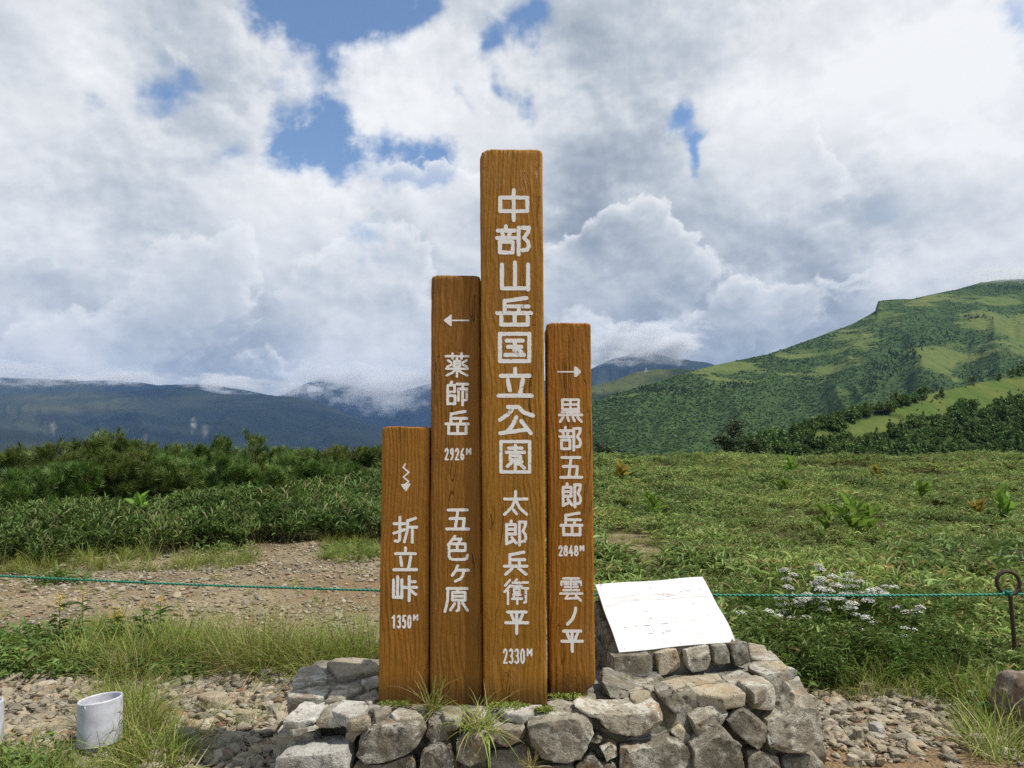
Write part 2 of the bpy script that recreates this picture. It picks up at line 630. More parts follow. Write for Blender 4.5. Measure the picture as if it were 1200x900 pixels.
def veg(x, y):
    x = np.asarray(x, float)
    y = np.asarray(y, float)
    e = veg_edge(x) + 1.0 * fbm(x / 1.1, y / 1.1, 3, 3)
    v = sst(-0.15, 0.25, y - e)
    for bx, by, rx, ry in ((1.55, 9.6, 0.75, 2.0), (1.95, 11.8, 0.5, 1.0), (4.2, 7.6, 0.45, 0.35), (2.6, 7.0, 0.3, 0.25)):
        d = ((x - bx) / rx) ** 2 + ((y - by) / ry) ** 2 + 1.2 * fbm(x / 0.5, y / 0.5, 3, 8)
        v = v * sst(0.6, 1.2, d)
    return v


def H(x, y):
    x = np.asarray(x, float)
    y = np.asarray(y, float)
    z = 0.58 * sst(5.5, 42, y) * sst(-2, 2.5, x)
    z = z + (0.06 * sst(9.0, 11.5, y) + (0.16 + 0.26 * sst(-9, -3, x)) * sst(10.5, 24, y)) * (1 - sst(-2, 2.5, x))
    z = z + (0.42 * fbm(x / 3.0, y / 3.0, 4, 1) + 0.75 * fbm(x / 11, y / 14, 3, 6) * sst(14, 30, y)) * sst(5.2, 9, y) * (1 - sst(60, 120, y))
    z = z + 0.05 * fbm(x / 0.55, y / 0.55, 3, 2) * sst(1, 3, y)
    z = z + 0.34 * np.exp(-((x - 13) / 4.5) ** 2 - ((y - 40) / 6) ** 2) + 0.30 * np.exp(-((x - 27) / 6) ** 2 - ((y - 40) / 7) ** 2) + 0.15 * np.exp(-((x - 19) / 3) ** 2 - ((y - 34) / 5) ** 2)
    d = np.maximum(0, y - 45)
    z = z - 95 * (1 - np.exp(-d / 300))
    return z


def axis(lo, hi, step, far0, far1, g=1.07):
    core = np.arange(lo, hi, step)
    out, s, v = [], step, hi
    while v < far1:
        out.append(v)
        s *= g
        v += s
    out.append(far1)
    neg, s, v = [], step, lo
    while True:
        s *= g
        v -= s
        if v < far0:
            break
        neg.append(v)
    neg.append(far0)
    return np.concatenate([neg[::-1], core, out])


def grid_faces(nx, ny):
    i, j = np.meshgrid(np.arange(nx - 1), np.arange(ny - 1), indexing='ij')
    a = (i * ny + j).ravel()
    return np.stack([a, a + ny, a + ny + 1, a + 1], axis=1)


# ---------------------------------------------------------------- sky with its clouds
# ---- clouds: thickness fields over azimuth and elevation, lit by marching towards the sun
_gp = np.random.default_rng(8).random((512, 512)) * 2 * math.pi
_gx, _gy = np.cos(_gp), np.sin(_gp)


def perlin(x, y, s=0):
    x = x + s * 37.7
    y = y + s * 11.3
    xi, yi = np.floor(x).astype(int), np.floor(y).astype(int)
    fx, fy = x - xi, y - yi
    u, v = fx ** 3 * (fx * (fx * 6 - 15) + 10), fy ** 3 * (fy * (fy * 6 - 15) + 10)

    def g(i, j):
        a, b = (xi + i) & 511, (yi + j) & 511
        return _gx[a, b] * (fx - i) + _gy[a, b] * (fy - j)
    return (g(0, 0) * (1 - u) + g(1, 0) * u) * (1 - v) + (g(0, 1) * (1 - u) + g(1, 1) * u) * v


def pfbm(x, y, o, s=0, g=0.5):
    t, a = 0, 1.0
    for i in range(o):
        t = t + a * perlin(x * 2.03 ** i, y * 2.03 ** i, s + i * 3)
        a *= g
    return t


def billow(x, y, o, s=0, g=0.5):
    t, a, w = 0, 1.0, 0
    for i in range(o):
        t = t + a * (1 - 2.2 * np.abs(perlin(x * 2.1 ** i, y * 2.1 ** i, s + i * 3)))
        w += a
        a *= g
    return t / w


def aq(px, py):
    d = ray(px, py).normalized()
    return math.atan2(d.x, d.y) * F, math.asin(d.z) * F


def cloud_field(A, E):
    """A, E: grids of azimuth and elevation, in 1/F radians; uniform spacing along both in the view"""
    wx = pfbm(A / 150, E / 120, 5, 1) * 46
    wy = pfbm(A / 150, E / 120, 5, 50) * 38
    Aw, Ew = A + wx, E + wy

    def blobs(lst, a=None, e=None, p=1.0):
        a = Aw if a is None else a
        e = Ew if e is None else e
        t = 0
        for b in lst:
            px, py, r, amp = b[:4]
            k = b[4] if len(b) > 4 else 1.0
            ca, ce = aq(px, py)
            d2 = ((a - ca) / (r * k)) ** 2 + ((e - ce) / r) ** 2
            t = t + amp * np.exp(-d2 * 1.1)
        return t
    low = np.clip(E / 330, 0.12, 1)            # clouds look smaller and flatter near the horizon
    bil = billow(A / 120, E / 92, 6, 7, 0.52)
    bil2 = billow(A / 62, E / 46, 5, 23, 0.55)
    soft = pfbm(A / 210, E / 150, 6, 31, 0.52)
    fine = pfbm(A / 34, E / 28, 5, 61, 0.6)

    # back sheet with the openings to the blue
    hol = blobs(HOLES)
    T0 = 0.80 + 0.34 * soft + (0.12 + 0.42 * np.clip(hol, 0, 1)) * fine + (0.22 + .35 * np.clip(hol, 0, 1)) * (bil - .45) - hol * 1.12
    a0 = np.clip((T0 + 0.12) / 0.80, 0, 1)
    a0 = a0 * a0 * (3 - 2 * a0)
    tone = 0.745 + 0.30 * soft + 0.05 * fine + 1.15 * blobs(BRIGHT) - 1.25 * blobs(DARK)

    # self shadowing: how much cloud lies between a point and the sun, up and to the right
    T1 = np.clip(0.35 + 0.8 * (bil - 0.42) + 0.16 * (bil2 - .4) + 0.60 * soft + 0.05 * fine - 0.5 * hol, 0, 1.3)
    tau = 0
    for k, w in ((4, 1.0), (8, 1.0), (15, 1.0), (25, 1.0), (40, .9), (60, .7)):
        sh = np.roll(T1, (int(-k * .8), int(-k * .5)), axis=(0, 1))
        tau = tau + w * np.maximum(sh - T1 * .6, 0)
    lit = np.exp(-1.1 * tau)
    relief_ = T1 - np.roll(T1, (-6, -4), axis=(0, 1))
    v = tone + 0.30 * (lit - 0.66) + 0.20 * np.clip(relief_, -.4, .4)

    # nearer cumulus: sunlit heads whose bodies fade into the grey below
    for lst, sd, sc in ((CUM_A, 91, 1.0), (CUM_B, 133, .75)):
        ww = pfbm(A / 58, E / 52, 6, sd + 4, .56) * 30 * sc
        wz = pfbm(A / 58, E / 52, 6, sd + 9, .56) * 28 * sc
        f = blobs(lst, A + ww + wx * .3, E + wz + wy * .3) - 0.40 + 0.30 * (billow(A / 50 + ww / 60, E / 40 + wz / 60, 5, sd, .55) - .42)
        al = np.clip(f / 0.20, 0, 1)
        al = al * al * (3 - 2 * al)
        t2 = 0
        for k in (3, 7, 12, 20, 32, 46):
            t2 = t2 + np.clip(np.roll(f, (-int(k * .85), -int(k * .45)), axis=(0, 1)), 0, .5)
        rim = np.exp(-0.85 * t2)
        al = al * (0.12 + 0.88 * np.exp(-0.62 * t2))
        vv = 0.47 + 0.64 * rim + 0.14 * soft + 0.05 * fine + 0.26 * (billow(A / 30 + ww / 40, E / 26 + wz / 40, 4, sd + 2, .5) - .45) * (0.3 + rim)
        al = al * .62
        v = v * (1 - al) + vv * al
        a0 = np.maximum(a0, np.clip(al * 1.3, 0, 1))
    v = np.clip(v, 0.0, 1.08)
    xs = np.array([0.0, .25, .5, .75, 1.08])
    cols = np.array([(.23, .275, .34), (.36, .41, .48), (.56, .605, .655), (.78, .80, .825), (.96, .965, .97)])
    rgb = np.stack([np.interp(v, xs, cols[:, i]) for i in range(3)], -1)
    # the far air near the skyline is greyer
    hz_ = np.exp(-np.clip(E, 0, None) / 60)[..., None] * .35
    rgb = rgb * (1 - hz_) + np.array([.56, .60, .65]) * hz_
    return rgb, a0


HOLES = [(320, 22, 42, 1.0), (385, 22, 54, 1.2), (440, 6, 46, 1.1), (372, 54, 32, .9), (490, 0, 26, .6),
         (322, 172, 32, .75), (366, 172, 40, 1.05), (415, 182, 34, .95), (512, 180, 30, 1.0), (466, 176, 32, .75), (390, 140, 24, .4),
         (793, 140, 24, 1.1), (818, 178, 17, 1.0), (824, 196, 12, .8), (180, 60, 40, .2), (110, 130, 12, .4), (186, 92, 24, .5), (255, 178, 20, .4),
         (604, 28, 30, .75), (575, 62, 20, .7), (603, 108, 18, .7), (606, 140, 16, .5), (1190, 5, 30, .6),
         (430, 280, 50, .30), (545, 112, 15, .5), (760, 225, 22, .2)]
BRIGHT = [(450, 425, 50, .34), (400, 440, 40, .2), (100, 410, 60, .16), (40, 430, 50, .1), (700, 405, 30, .15), (890, 350, 24, .22), (760, 265, 30, .12), (910, 170, 60, .12), (90, 60, 70, .16), (60, 210, 100, .16), (250, 305, 80, .16), (470, 95, 100, .24), (430, 180, 50, .2),
          (880, 130, 80, .18), (1010, 180, 80, .10), (1110, 120, 110, .24), (1160, 50, 90, .26), (1000, 80, 90, .12), (620, 160, 60, .12),
          (330, 240, 80, .12), (540, 230, 60, .2), (1130, 30, 60, .1), (890, 330, 60, .06)]
DARK = [(230, 20, 90, .14), (195, 255, 80, .08), (225, 370, 100, .16), (60, 330, 70, .06), (700, 80, 100, .08),
        (700, 200, 100, .18), (735, 345, 90, .14), (850, 385, 110, .20), (965, 370, 90, .18), (830, 235, 70, .10), (980, 250, 90, .06),
        (330, 410, 90, .10), (300, 380, 80, .10), (1150, 280, 80, .04), (620, 470, 150, .10), (700, 270, 60, .14), (430, 400, 60, .1)]
CUM_A = [(490, 224, 36, .7), (510, 252, 50, .75, 1.2), (455, 246, 32, .5), (548, 235, 36, .6), (545, 290, 60, .6, 1.3),
         (900, 130, 38, .7), (880, 165, 40, .7), (930, 190, 40, .65), (950, 230, 46, .5, 1.4),
         (770, 262, 34, .7, 1.2), (740, 290, 46, .65, 1.3), (690, 300, 26, .6), (700, 340, 70, .6, 1.5), (800, 330, 60, .5, 1.5),
         (1160, 30, 46, .6), (1190, 90, 60, .6), (1110, 60, 46, .55), (210, 60, 34, .4), (90, 60, 40, .4, 1.5)]
CUM_B = [(430, 300, 34, .7), (475, 300, 32, .65), (450, 350, 64, .7, 1.5), (390, 330, 36, .45, 1.3), (215, 318, 40, .5, 1.5), (265, 285, 30, .5, 1.2), (230, 370, 56, .4, 1.8),
         (60, 400, 40, .6, 1.7), (110, 420, 40, .55, 1.8), (440, 425, 44, .7, 1.4), (455, 455, 30, .6, 1.2), (490, 430, 36, .5, 1.4), (895, 350, 24, .6, 1.6), (860, 385, 44, .5, 1.8), (330, 440, 26, .4, 2.5),
         (700, 400, 34, .55, 1.2), (790, 410, 30, .45, 1.8), (620, 420, 60, .5, 1.5), (1080, 300, 50, .3, 2), (980, 350, 40, .3, 2)]


_av = np.concatenate([np.arange(-math.pi * F, -690, 18), np.arange(-690, 690, 1.2), np.arange(690, math.pi * F, 18), [math.pi * F]])
_ev = np.concatenate([np.arange(-24, 560, 1.2), np.arange(560, math.pi / 2 * F, 18), [math.pi / 2 * F]])
_E, _A = np.meshgrid(_ev, _av, indexing='ij')
_rgb, _al = cloud_field(_A, _E)
_dx, _dy, _dz = np.sin(_A / F) * np.cos(_E / F), np.cos(_A / F) * np.cos(_E / F), np.sin(_E / F)
# the gap the sun shines through
_sa = np.degrees(np.arccos(np.clip(_dx * SUN_DIR.x + _dy * SUN_DIR.y + _dz * SUN_DIR.z, -1, 1)))
_al = _al * np.clip((_sa - 9) / 8, 0, 1)
_al = _al * (1 - 0.35 * np.maximum(sst(48, 80, np.degrees(np.abs(_A) / F)), sst(42, 65, np.degrees(_E / F))))  # unseen clouds outside the view thinned to dim the ambient light
_V = np.stack([_dx, _dy, _dz], -1) * 42000.0
_me = mesh_np('sky', _V.reshape(-1, 3), grid_faces(len(_ev), len(_av)), None)
_at = _me.attributes.new('tint', 'FLOAT_COLOR', 'POINT')
_at.data.foreach_set('color', np.concatenate([_rgb, _al[..., None]], -1).astype(np.float32).ravel())
m, nt = material('clouds')
a_ = nt.new('ShaderNodeAttribute', attribute_name='tint')
em = nt.new('ShaderNodeEmission')
nt.put(em.inputs[0], a_.outputs['Color'])
em.inputs[1].default_value = 1.0
tr = nt.new('ShaderNodeBsdfTransparent')
mx = nt.new('ShaderNodeMixShader')
nt.put(mx.inputs[0], a_.outputs['Alpha'])
nt.l.new(tr.outputs[0], mx.inputs[1])
nt.l.new(em.outputs[0], mx.inputs[2])
o_ = nt.new('ShaderNodeOutputMaterial')
nt.l.new(mx.outputs[0], o_.inputs[0])
m.cycles.emission_sampling = 'NONE'
tag(link('sky', _me, m), kind='structure')
del _V, _rgb, _al, _sa, _dx, _dy, _dz, _A, _E


def ground_material():
    m, nt = material('ground')
    g = nt.new('ShaderNodeTexCoord').outputs['Object']
    t = tint_of(nt)
    big = nt.noise(g, 0.9, 5, 0.6)
    fine = nt.noise(g, 22, 6, 0.7)
    c = nt.mix(nt.mapr(big, 0.35, 0.65), (0.19, 0.145, 0.085), (0.30, 0.24, 0.15))
    vz = nt.new('ShaderNodeTexVoronoi')
    nt.put(vz.inputs['Vector'], nt.vec('ADD', g, nt.vec('SCALE', nt.noise(g, 9, 3, 0.6, color=True), scale=0.05)))
    vz.inputs['Scale'].default_value = 42
    cell = nt.sep(vz.outputs['Color'])[0]
    k = nt.mapr(cell, 0, 1, 0.6, 1.35, 'LINEAR')
    c = nt.mix(1.0, c, nt.comb(k, k, k), 'MULTIPLY')
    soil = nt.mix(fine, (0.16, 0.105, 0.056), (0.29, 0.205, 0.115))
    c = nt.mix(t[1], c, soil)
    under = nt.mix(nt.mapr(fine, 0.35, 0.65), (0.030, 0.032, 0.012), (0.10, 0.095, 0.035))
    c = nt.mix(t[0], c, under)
    h = nt.math('ADD', nt.math('MULTIPLY', fine, 0.8), nt.math('MULTIPLY', vz.outputs['Distance'], -0.9))
    return finish(m, nt, c, 0.95, nt.bump(h, 0.7, 0.03), 0.1)


gx = axis(-9, 9, 0.13, -10400, 10400)
gy = axis(2.2, 16, 0.13, -900, 10500)
X, Y = np.meshgrid(gx, gy, indexing='ij')
Z = H(X, Y)
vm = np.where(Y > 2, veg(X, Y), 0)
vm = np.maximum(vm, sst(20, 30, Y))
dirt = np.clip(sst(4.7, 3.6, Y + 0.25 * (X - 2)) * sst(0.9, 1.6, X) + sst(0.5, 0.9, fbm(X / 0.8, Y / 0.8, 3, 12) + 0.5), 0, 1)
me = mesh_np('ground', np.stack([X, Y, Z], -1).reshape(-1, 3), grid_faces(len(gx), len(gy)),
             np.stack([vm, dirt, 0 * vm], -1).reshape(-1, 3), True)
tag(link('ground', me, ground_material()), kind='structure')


def hill_material(name, dark, light, patch_scale, bscale, bdist, rockc=(0.22, 0.20, 0.17)):
    """tint.x: meadow instead of forest, tint.y: bare rock"""
    m, nt = material(name)
    g = nt.new('ShaderNodeTexCoord').outputs['Object']
    t = tint_of(nt)
    n = nt.noise(g, bscale, 6, 0.7)
    n2 = nt.noise(g, bscale * 0.18, 5, 0.6)
    v = nt.voro(g, bscale * 1.3)
    d = nt.mix(nt.mapr(n, 0.35, 0.65), tuple(c * 0.55 for c in dark), dark)
    lg = nt.mix(nt.mapr(n2, 0.35, 0.65), light, tuple(a * 0.75 + b * 0.25 for a, b in zip(light, (0.24, 0.20, 0.07))))
    c = nt.mix(t[0], d, lg)
    c = nt.mix(nt.math('MULTIPLY', t[1], nt.mapr(n, 0.4, 0.6)), c, rockc)
    h = nt.math('SUBTRACT', nt.math('ADD', n, n2), nt.math('MULTIPLY', v, 0.6))
    return finish(m, nt, c, 0.95, nt.bump(h, 0.9, bdist), 0.05)


def to_px(P):
    d = np.asarray(P, float) - np.array(tuple(EYE))
    w = d @ np.array(tuple(FW))
    u = d @ np.array(tuple(UP))
    return 600 + F * d[..., 0] / w, 450 - F * u / w


def hill(name, ridge, foot, zfoot, mat, nc=220, nr=90, prof=1.0, gully=0.06, gfreq=9, seed=0, jag=0.6, tintf=None, back=1.12, small=0.02):
    """ridge: (px, py, distance); the slope comes down from it towards the viewer to foot * distance"""
    R = np.array(ridge, float)
    s = np.linspace(R[0, 0], R[-1, 0], nc)
    py = np.interp(s, R[:, 0], R[:, 1]) + jag * 2 * fbm(s / 9.0, 0 * s, 3, seed)
    dist = np.interp(s, R[:, 0], R[:, 2])
    top = np.array([tuple(at(a, b, c)) for a, b, c in zip(s, py, dist)])
    w_ = np.hanning(61)
    w_ /= w_.sum()
    pad = np.concatenate([np.full(30, 2 * py[0]) - py[30:0:-1], py, np.full(30, 2 * py[-1]) - py[-2:-32:-1]])
    pys = np.convolve(pad, w_, 'valid')
    tsm = np.array([tuple(at(a, b, c)) for a, b, c in zip(s, pys, dist)])
    rows = []
    ft = np.concatenate([np.linspace(0, 1, nr) ** 1.15])
    relief_h = top[:, 2] - zfoot
    for t in ft:
        k = 1 - (1 - foot) * t
        xy = EYE.to_2d()
        bl = float(sst(0.0, 0.09, t))
        zt = top[:, 2] * (1 - bl) + tsm[:, 2] * bl
        P = np.stack([top[:, 0] * k, top[:, 1] * k, zt - relief_h * t ** prof], -1)
        w = math.sin(math.pi * min(1, t * 1.02 + 0.0)) ** 0.8 if 0 < t < 0.98 else 0
        u = s / (R[-1, 0] - R[0, 0]) * gfreq
        gl = 1 - 2 * np.abs(fbm(u + 0.9 * fbm(u * .5, 0 * u + t * 2, 2, seed + 5), 0 * u + t * 1.3, 4, seed + 3)) * 2
        P[:, 2] += relief_h * gully * w * (gl - 0.75) * 2
        P[:, 2] += relief_h * small * min(1, t * 8) * fbm(u * 7, 0 * u + t * 14, 4, seed + 9) * 2
        rows.append(P)
    for k in (1.01, 1.03, 1.07, back):
        q = (k - 1) / (back - 1)
        P = np.stack([top[:, 0] * k, top[:, 1] * k, top[:, 2] - relief_h * (q ** 1.3) - 0.004 * relief_h], -1)
        rows.insert(0, P)
    A = np.stack(rows, 1)
    PX, PY = to_px(A)
    T = None
    if tintf is not None:
        T = tintf(PX, PY, A)
    me = mesh_np(name, A.reshape(-1, 3), grid_faces(A.shape[0], A.shape[1])[:, ::-1], None if T is None else T.reshape(-1, 3), True)
    o = tag(link(name, me, mat), kind='structure')
    return o, A, T


def blobs_px(PX, PY, bl):
    t = 0
    for x, y, rx, ry, a in bl:
        t = t + a * sst(1.0, 0.3, np.sqrt(((PX - x) / rx) ** 2 + ((PY - y) / ry) ** 2))
    return t


# far ranges on the left and in the middle
far_mat = hill_material('cloud_shaded_forest', (0.010, 0.018, 0.014), (0.024, 0.036, 0.019), 1, 0.006, 60)  # cloud shade on these ranges is put into the dark cover colours


def far_tint(PX, PY, A):
    f = fbm(A[..., 0] / 900, A[..., 1] / 900 + A[..., 2] / 300, 4, 4)
    m = np.clip(0.25 + f * 1.6 + blobs_px(PX, PY, [(90, 472, 110, 18, 0.6), (30, 500, 50, 18, 0.3)]), 0, 1)
    r = blobs_px(PX, PY, [(226, 498, 4, 12, 1.0), (62, 500, 5, 14, 0.6), (240, 505, 5, 10, 0.5), (170, 515, 3, 9, 0.4)])
    return np.stack([m, np.clip(r, 0, 1), 0 * m], -1)


hill('far_mountain', [(-330, 452, 7400), (-120, 448, 7400), (0, 443, 7400), (70, 444.5, 7400), (142, 446.5, 7400), (187, 451, 7400), (240, 450, 7400), (307, 461, 7400), (420, 490, 7400)],
     0.75, -60, far_mat, 260, 60, 1.0, 0.10, 14, 21, 1.2, far_tint)
hill('far_mountain', [(280, 480, 9300), (334, 461, 9300), (352, 452, 9300), (375, 444, 9300), (394, 446.5, 9300), (408, 451, 9300), (420, 455, 9300), (450, 463, 9300), (480, 456, 9300), (505, 449, 9300),
                      (560, 447, 9300), (640, 446, 9300), (700, 438, 9300)], 0.75, -60, far_mat, 220, 60, 1.0, 0.10, 14, 33, 1.0, far_tint)
hill('far_mountain', [(-330, 470, 5600), (-100, 463, 5600), (0, 462, 5600), (100, 459, 5600), (160, 458, 5600), (195, 454, 5600), (221, 454, 5600), (262, 462, 5600), (300, 463, 5600), (337, 464, 5600), (375, 471, 5600),
                      (409, 487, 5600), (450, 501, 5600), (520, 526, 5600)], 0.6, -80, far_mat, 300, 80, 0.9, 0.09, 15, 40, 0.9, far_tint)
hill('far_mountain', [(-330, 488, 3300), (-60, 498, 3300), (0, 503, 3300), (30, 505, 3300), (60, 514, 3300), (110, 530, 3300)], 0.7, -80, far_mat, 120, 40, 1.0, 0.06, 9, 47, 0.8, far_tint)
hill('far_mountain', [(600, 470, 7000), (670, 445, 7000), (700, 428, 7000), (720, 420, 7000), (745, 414, 7000), (765, 414, 7000), (790, 420, 7000), (830, 425, 7000), (900, 450, 7000)],
     0.7, -60, far_mat, 160, 60, 1.0, 0.10, 9, 52, 1.2, far_tint)

mid_mat = hill_material('mid_hill_cover', (0.036, 0.054, 0.020), (0.085, 0.105, 0.034), 1, 0.03, 12)


def mid_tint(PX, PY, A):
    f = fbm(A[..., 0] / 160, A[..., 1] / 160, 4, 14)
    m = np.clip(0.55 + f * 2.2 - blobs_px(PX, PY, [(705, 478, 40, 22, 1.2), (790, 445, 30, 10, 0.7), (800, 436, 22, 5, 0.8)]), 0, 1)
    return np.stack([m, 0 * m, 0 * m], -1)


hill('middle_hill', [(560, 490, 2300), (640, 468, 2300), (690, 453, 2300), (720, 446, 2300), (742, 437, 2300), (758, 433.5, 2300), (790, 432, 2300), (815, 433.5, 2300), (850, 440, 2300), (940, 470, 2300)],
     0.6, -80, mid_mat, 200, 70, 1.0, 0.05, 7, 61, 0.4, mid_tint)

big_mat = hill_material('mountainside_cover', (0.060, 0.100, 0.030), (0.094, 0.136, 0.034), 1, 0.06, 6, (0.06, 0.06, 0.055))


def big_tint(PX, PY, A):
    f = fbm(A[..., 0] / 120, A[..., 1] / 120 + A[..., 2] / 60, 5, 24)
    f2 = fbm(A[..., 0] / 34, A[..., 1] / 60 + A[..., 2] / 8, 4, 27)
    f3 = fbm(A[..., 0] / 13, A[..., 1] / 40 + A[..., 2] / 4, 3, 29)
    m = 0.20 + f * 1.5 + f2 * 1.2 + f3 * 0.5
    m = m + blobs_px(PX, PY, [(1085, 415, 70, 22, 0.5), (1190, 378, 90, 20, 0.7), (1100, 352, 60, 12, 0.55), (1040, 375, 25, 16, 0.3), (1000, 392, 34, 16, 0.4), (1110, 430, 50, 14, 0.4), (1160, 356, 50, 10, 0.5),
                              (930, 414, 50, 8, 0.45), (860, 428, 50, 8, 0.5), (960, 440, 40, 12, .2), (1210, 400, 60, 10, .4)])
    m = m - blobs_px(PX, PY, [(1075, 395, 50, 18, 0.7), (1045, 425, 40, 26, 0.8), (1020, 455, 30, 26, 0.9), (1150, 440, 40, 18, 0.6), (1180, 338, 60, 8, 0.9), (790, 470, 60, 16, 0.5), (740, 480, 60, 16, 0.4), (1190, 460, 40, 20, .5)])
    m = m - 0.45 * sst(455, 490, PY)
    rk = blobs_px(PX, PY, [(1029, 357, 5, 8, 1.4)])
    # darker rows of conifers along the gullies
    con = blobs_px(PX, PY, [(1108, 391, 26, 8, .8), (1082, 402, 26, 9, 1.0), (1058, 415, 24, 10, 1.0), (1037, 431, 22, 12, 1.0), (1021, 449, 18, 13, 1.0), (1008, 467, 16, 12, .9), (1150, 440, 34, 8, 0.8), (1185, 335, 60, 6, 1.0),
                            (1195, 462, 40, 10, .6), (1130, 372, 40, 5, .6), (780, 458, 60, 6, .5), (735, 472, 50, 6, .4), (880, 452, 70, 5, .35), (940, 425, 40, 5, .4)])
    con = np.clip(con * sst(-.10, .10, fbm(PX / 16, PY / 9, 4, 77)) * 1.5, 0, 1)
    return np.stack([np.clip(sst(0.26, 0.74, m), 0, 1), np.clip(rk, 0, 1), con], -1)


_, BIG, BIGT = hill('mountain', [(600, 520, 900), (640, 498, 950), (697, 471, 1020), (720, 462, 1060), (760, 451, 1120), (800, 438, 1180), (850, 425, 1260), (900, 415, 1330), (930, 405, 1370), (960, 394, 1410),
                              (1000, 379, 1460), (1020, 368, 1480), (1026, 364, 1490), (1028.5, 353, 1495), (1045, 351, 1510), (1070, 350, 1530), (1100, 343, 1560), (1118, 340, 1570), (1150, 331, 1600), (1170, 328, 1620),
                              (1200, 327, 1650), (1280, 322, 1700), (1400, 330, 1800), (1560, 350, 1900)],
                    0.36, -95, big_mat, 520, 150, 0.92, 0.05, 9, 71, 0.5, big_tint, small=0.010)

spur_mat = hill_material('near_hill_cover', (0.05, 0.08, 0.02), (0.072, 0.115, 0.026), 1, 0.3, 0.9)


def spur_tint(PX, PY, A):
    f = fbm(A[..., 0] / 22, A[..., 1] / 22, 4, 34)
    m = -0.10 + f * 1.5 + 1.5 * fbm(A[..., 0] / 8, A[..., 1] / 8, 4, 36) + blobs_px(PX, PY, [(1150, 464, 80, 19, 1.1), (1080, 482, 64, 18, 1.1), (1030, 500, 56, 14, 1.0), (1200, 455, 90, 17, 1.1), (985, 515, 44, 10, 0.9), (1290, 450, 110, 18, 1.0), (870, 530, 10, 4, .5)])
    m = m - blobs_px(PX, PY, [(1050, 472, 40, 8, 0.8), (1130, 490, 34, 10, 0.35), (1105, 466, 14, 4, .5), (1195, 480, 50, 9, .6)])
    return np.stack([np.clip(sst(0.3, 0.6, m), 0, 1), 0 * m, 0 * m], -1)


_, SPUR, SPURT = hill('near_hill', [(720, 590, 130), (800, 560, 150), (840, 540, 165), (880, 525, 180), (920, 512, 195), (960, 500, 205), (1000, 488, 220), (1050, 473, 235), (1100, 459, 250), (1150, 448, 265), (1200, 438, 280),
                                    (1300, 420, 310), (1450, 402, 340), (1600, 390, 360)],
                      0.42, -32, spur_mat, 260, 80, 0.95, 0.05, 8, 83, 0.4, spur_tint)

# ---------------------------------------------------------------- leaf and plant templates
def leaf_t(fold=0.12, bend=0.35):
    tv = np.array([(0, 0, 0), (-.42, .28, fold), (0, .3, 0), (.42, .28, fold), (-.40, .65, fold), (0, .66, 0), (.40, .65, fold), (0, 1, 0)], float)
    tv[:, 2] -= bend * tv[:, 1] ** 2
    tf = np.array([(0, 2, 1), (0, 3, 2), (1, 2, 5), (1, 5, 4), (2, 3, 6), (2, 6, 5), (4, 5, 7), (5, 6, 7)])
    return tv, tf


EDGE = np.array([0, 1, 0, 1, 1, 0, 1, .8])


def leaves(base, d, L, Wd, rng, tint, edge=0.0, roll=0.5, bend=0.35, fold=0.12):
    n = len(base)
    tv, tf = leaf_t(fold, bend)
    R = frames(d, rng.normal(0, roll, n))
    R = R * np.stack([Wd, L, L], -1)[:, None, :]
    V, Fc, T = bake(tv, tf, R, base, tint)
    if edge:
        T[:, 1] = np.clip(T[:, 1] + np.tile(EDGE, n) * edge, 0, 1)
    return V, Fc, T


def blade_t(seg=3, bend=0.6):
    tv, tf = [], []
    for i in range(seg):
        y = i / seg
        w = 0.5 * (1 - 0.6 * y)
        tv += [(-w, y, -bend * y * y), (w, y, -bend * y * y)]
    tv.append((0, 1 - 0.12 * bend, -bend))
    for i in range(seg - 1):
        a = 2 * i
        tf += [(a, a + 1, a + 3), (a, a + 3, a + 2)]
    a = 2 * (seg - 1)
    tf.append((a, a + 1, a + 2))
    return np.array(tv, float), np.array(tf)


def blades(base, d, L, Wd, rng, tint, bends=(0.15, 0.45, 0.9)):
    """curved grass blades; the blade droops away from its own direction"""
    out = []
    n = len(base)
    k = rng.integers(0, len(bends), n)
    for i, b in enumerate(bends):
        s = k == i
        if not s.any():
            continue
        tv, tf = blade_t(4, b)
        R = frames(d[s], rng.normal(0, 0.5, s.sum()))
        R = R * np.stack([Wd[s], L[s], L[s]], -1)[:, None, :]
        out.append(bake(tv, tf, R, base[s], tint[s]))
    return merge(out)


def merge(parts):
    V, Fc, T, off = [], [], [], 0
    for v, f, t in parts:
        V.append(v)
        Fc.append(f + off)
        T.append(t)
        off += len(v)
    return np.concatenate(V), np.concatenate(Fc), np.concatenate(T)


def dirs(rng, n, lo, hi):
    a = rng.uniform(0, 2 * math.pi, n)
    e = rng.uniform(lo, hi, n)
    return np.stack([np.cos(a) * np.cos(e), np.sin(a) * np.cos(e), np.sin(e)], -1)


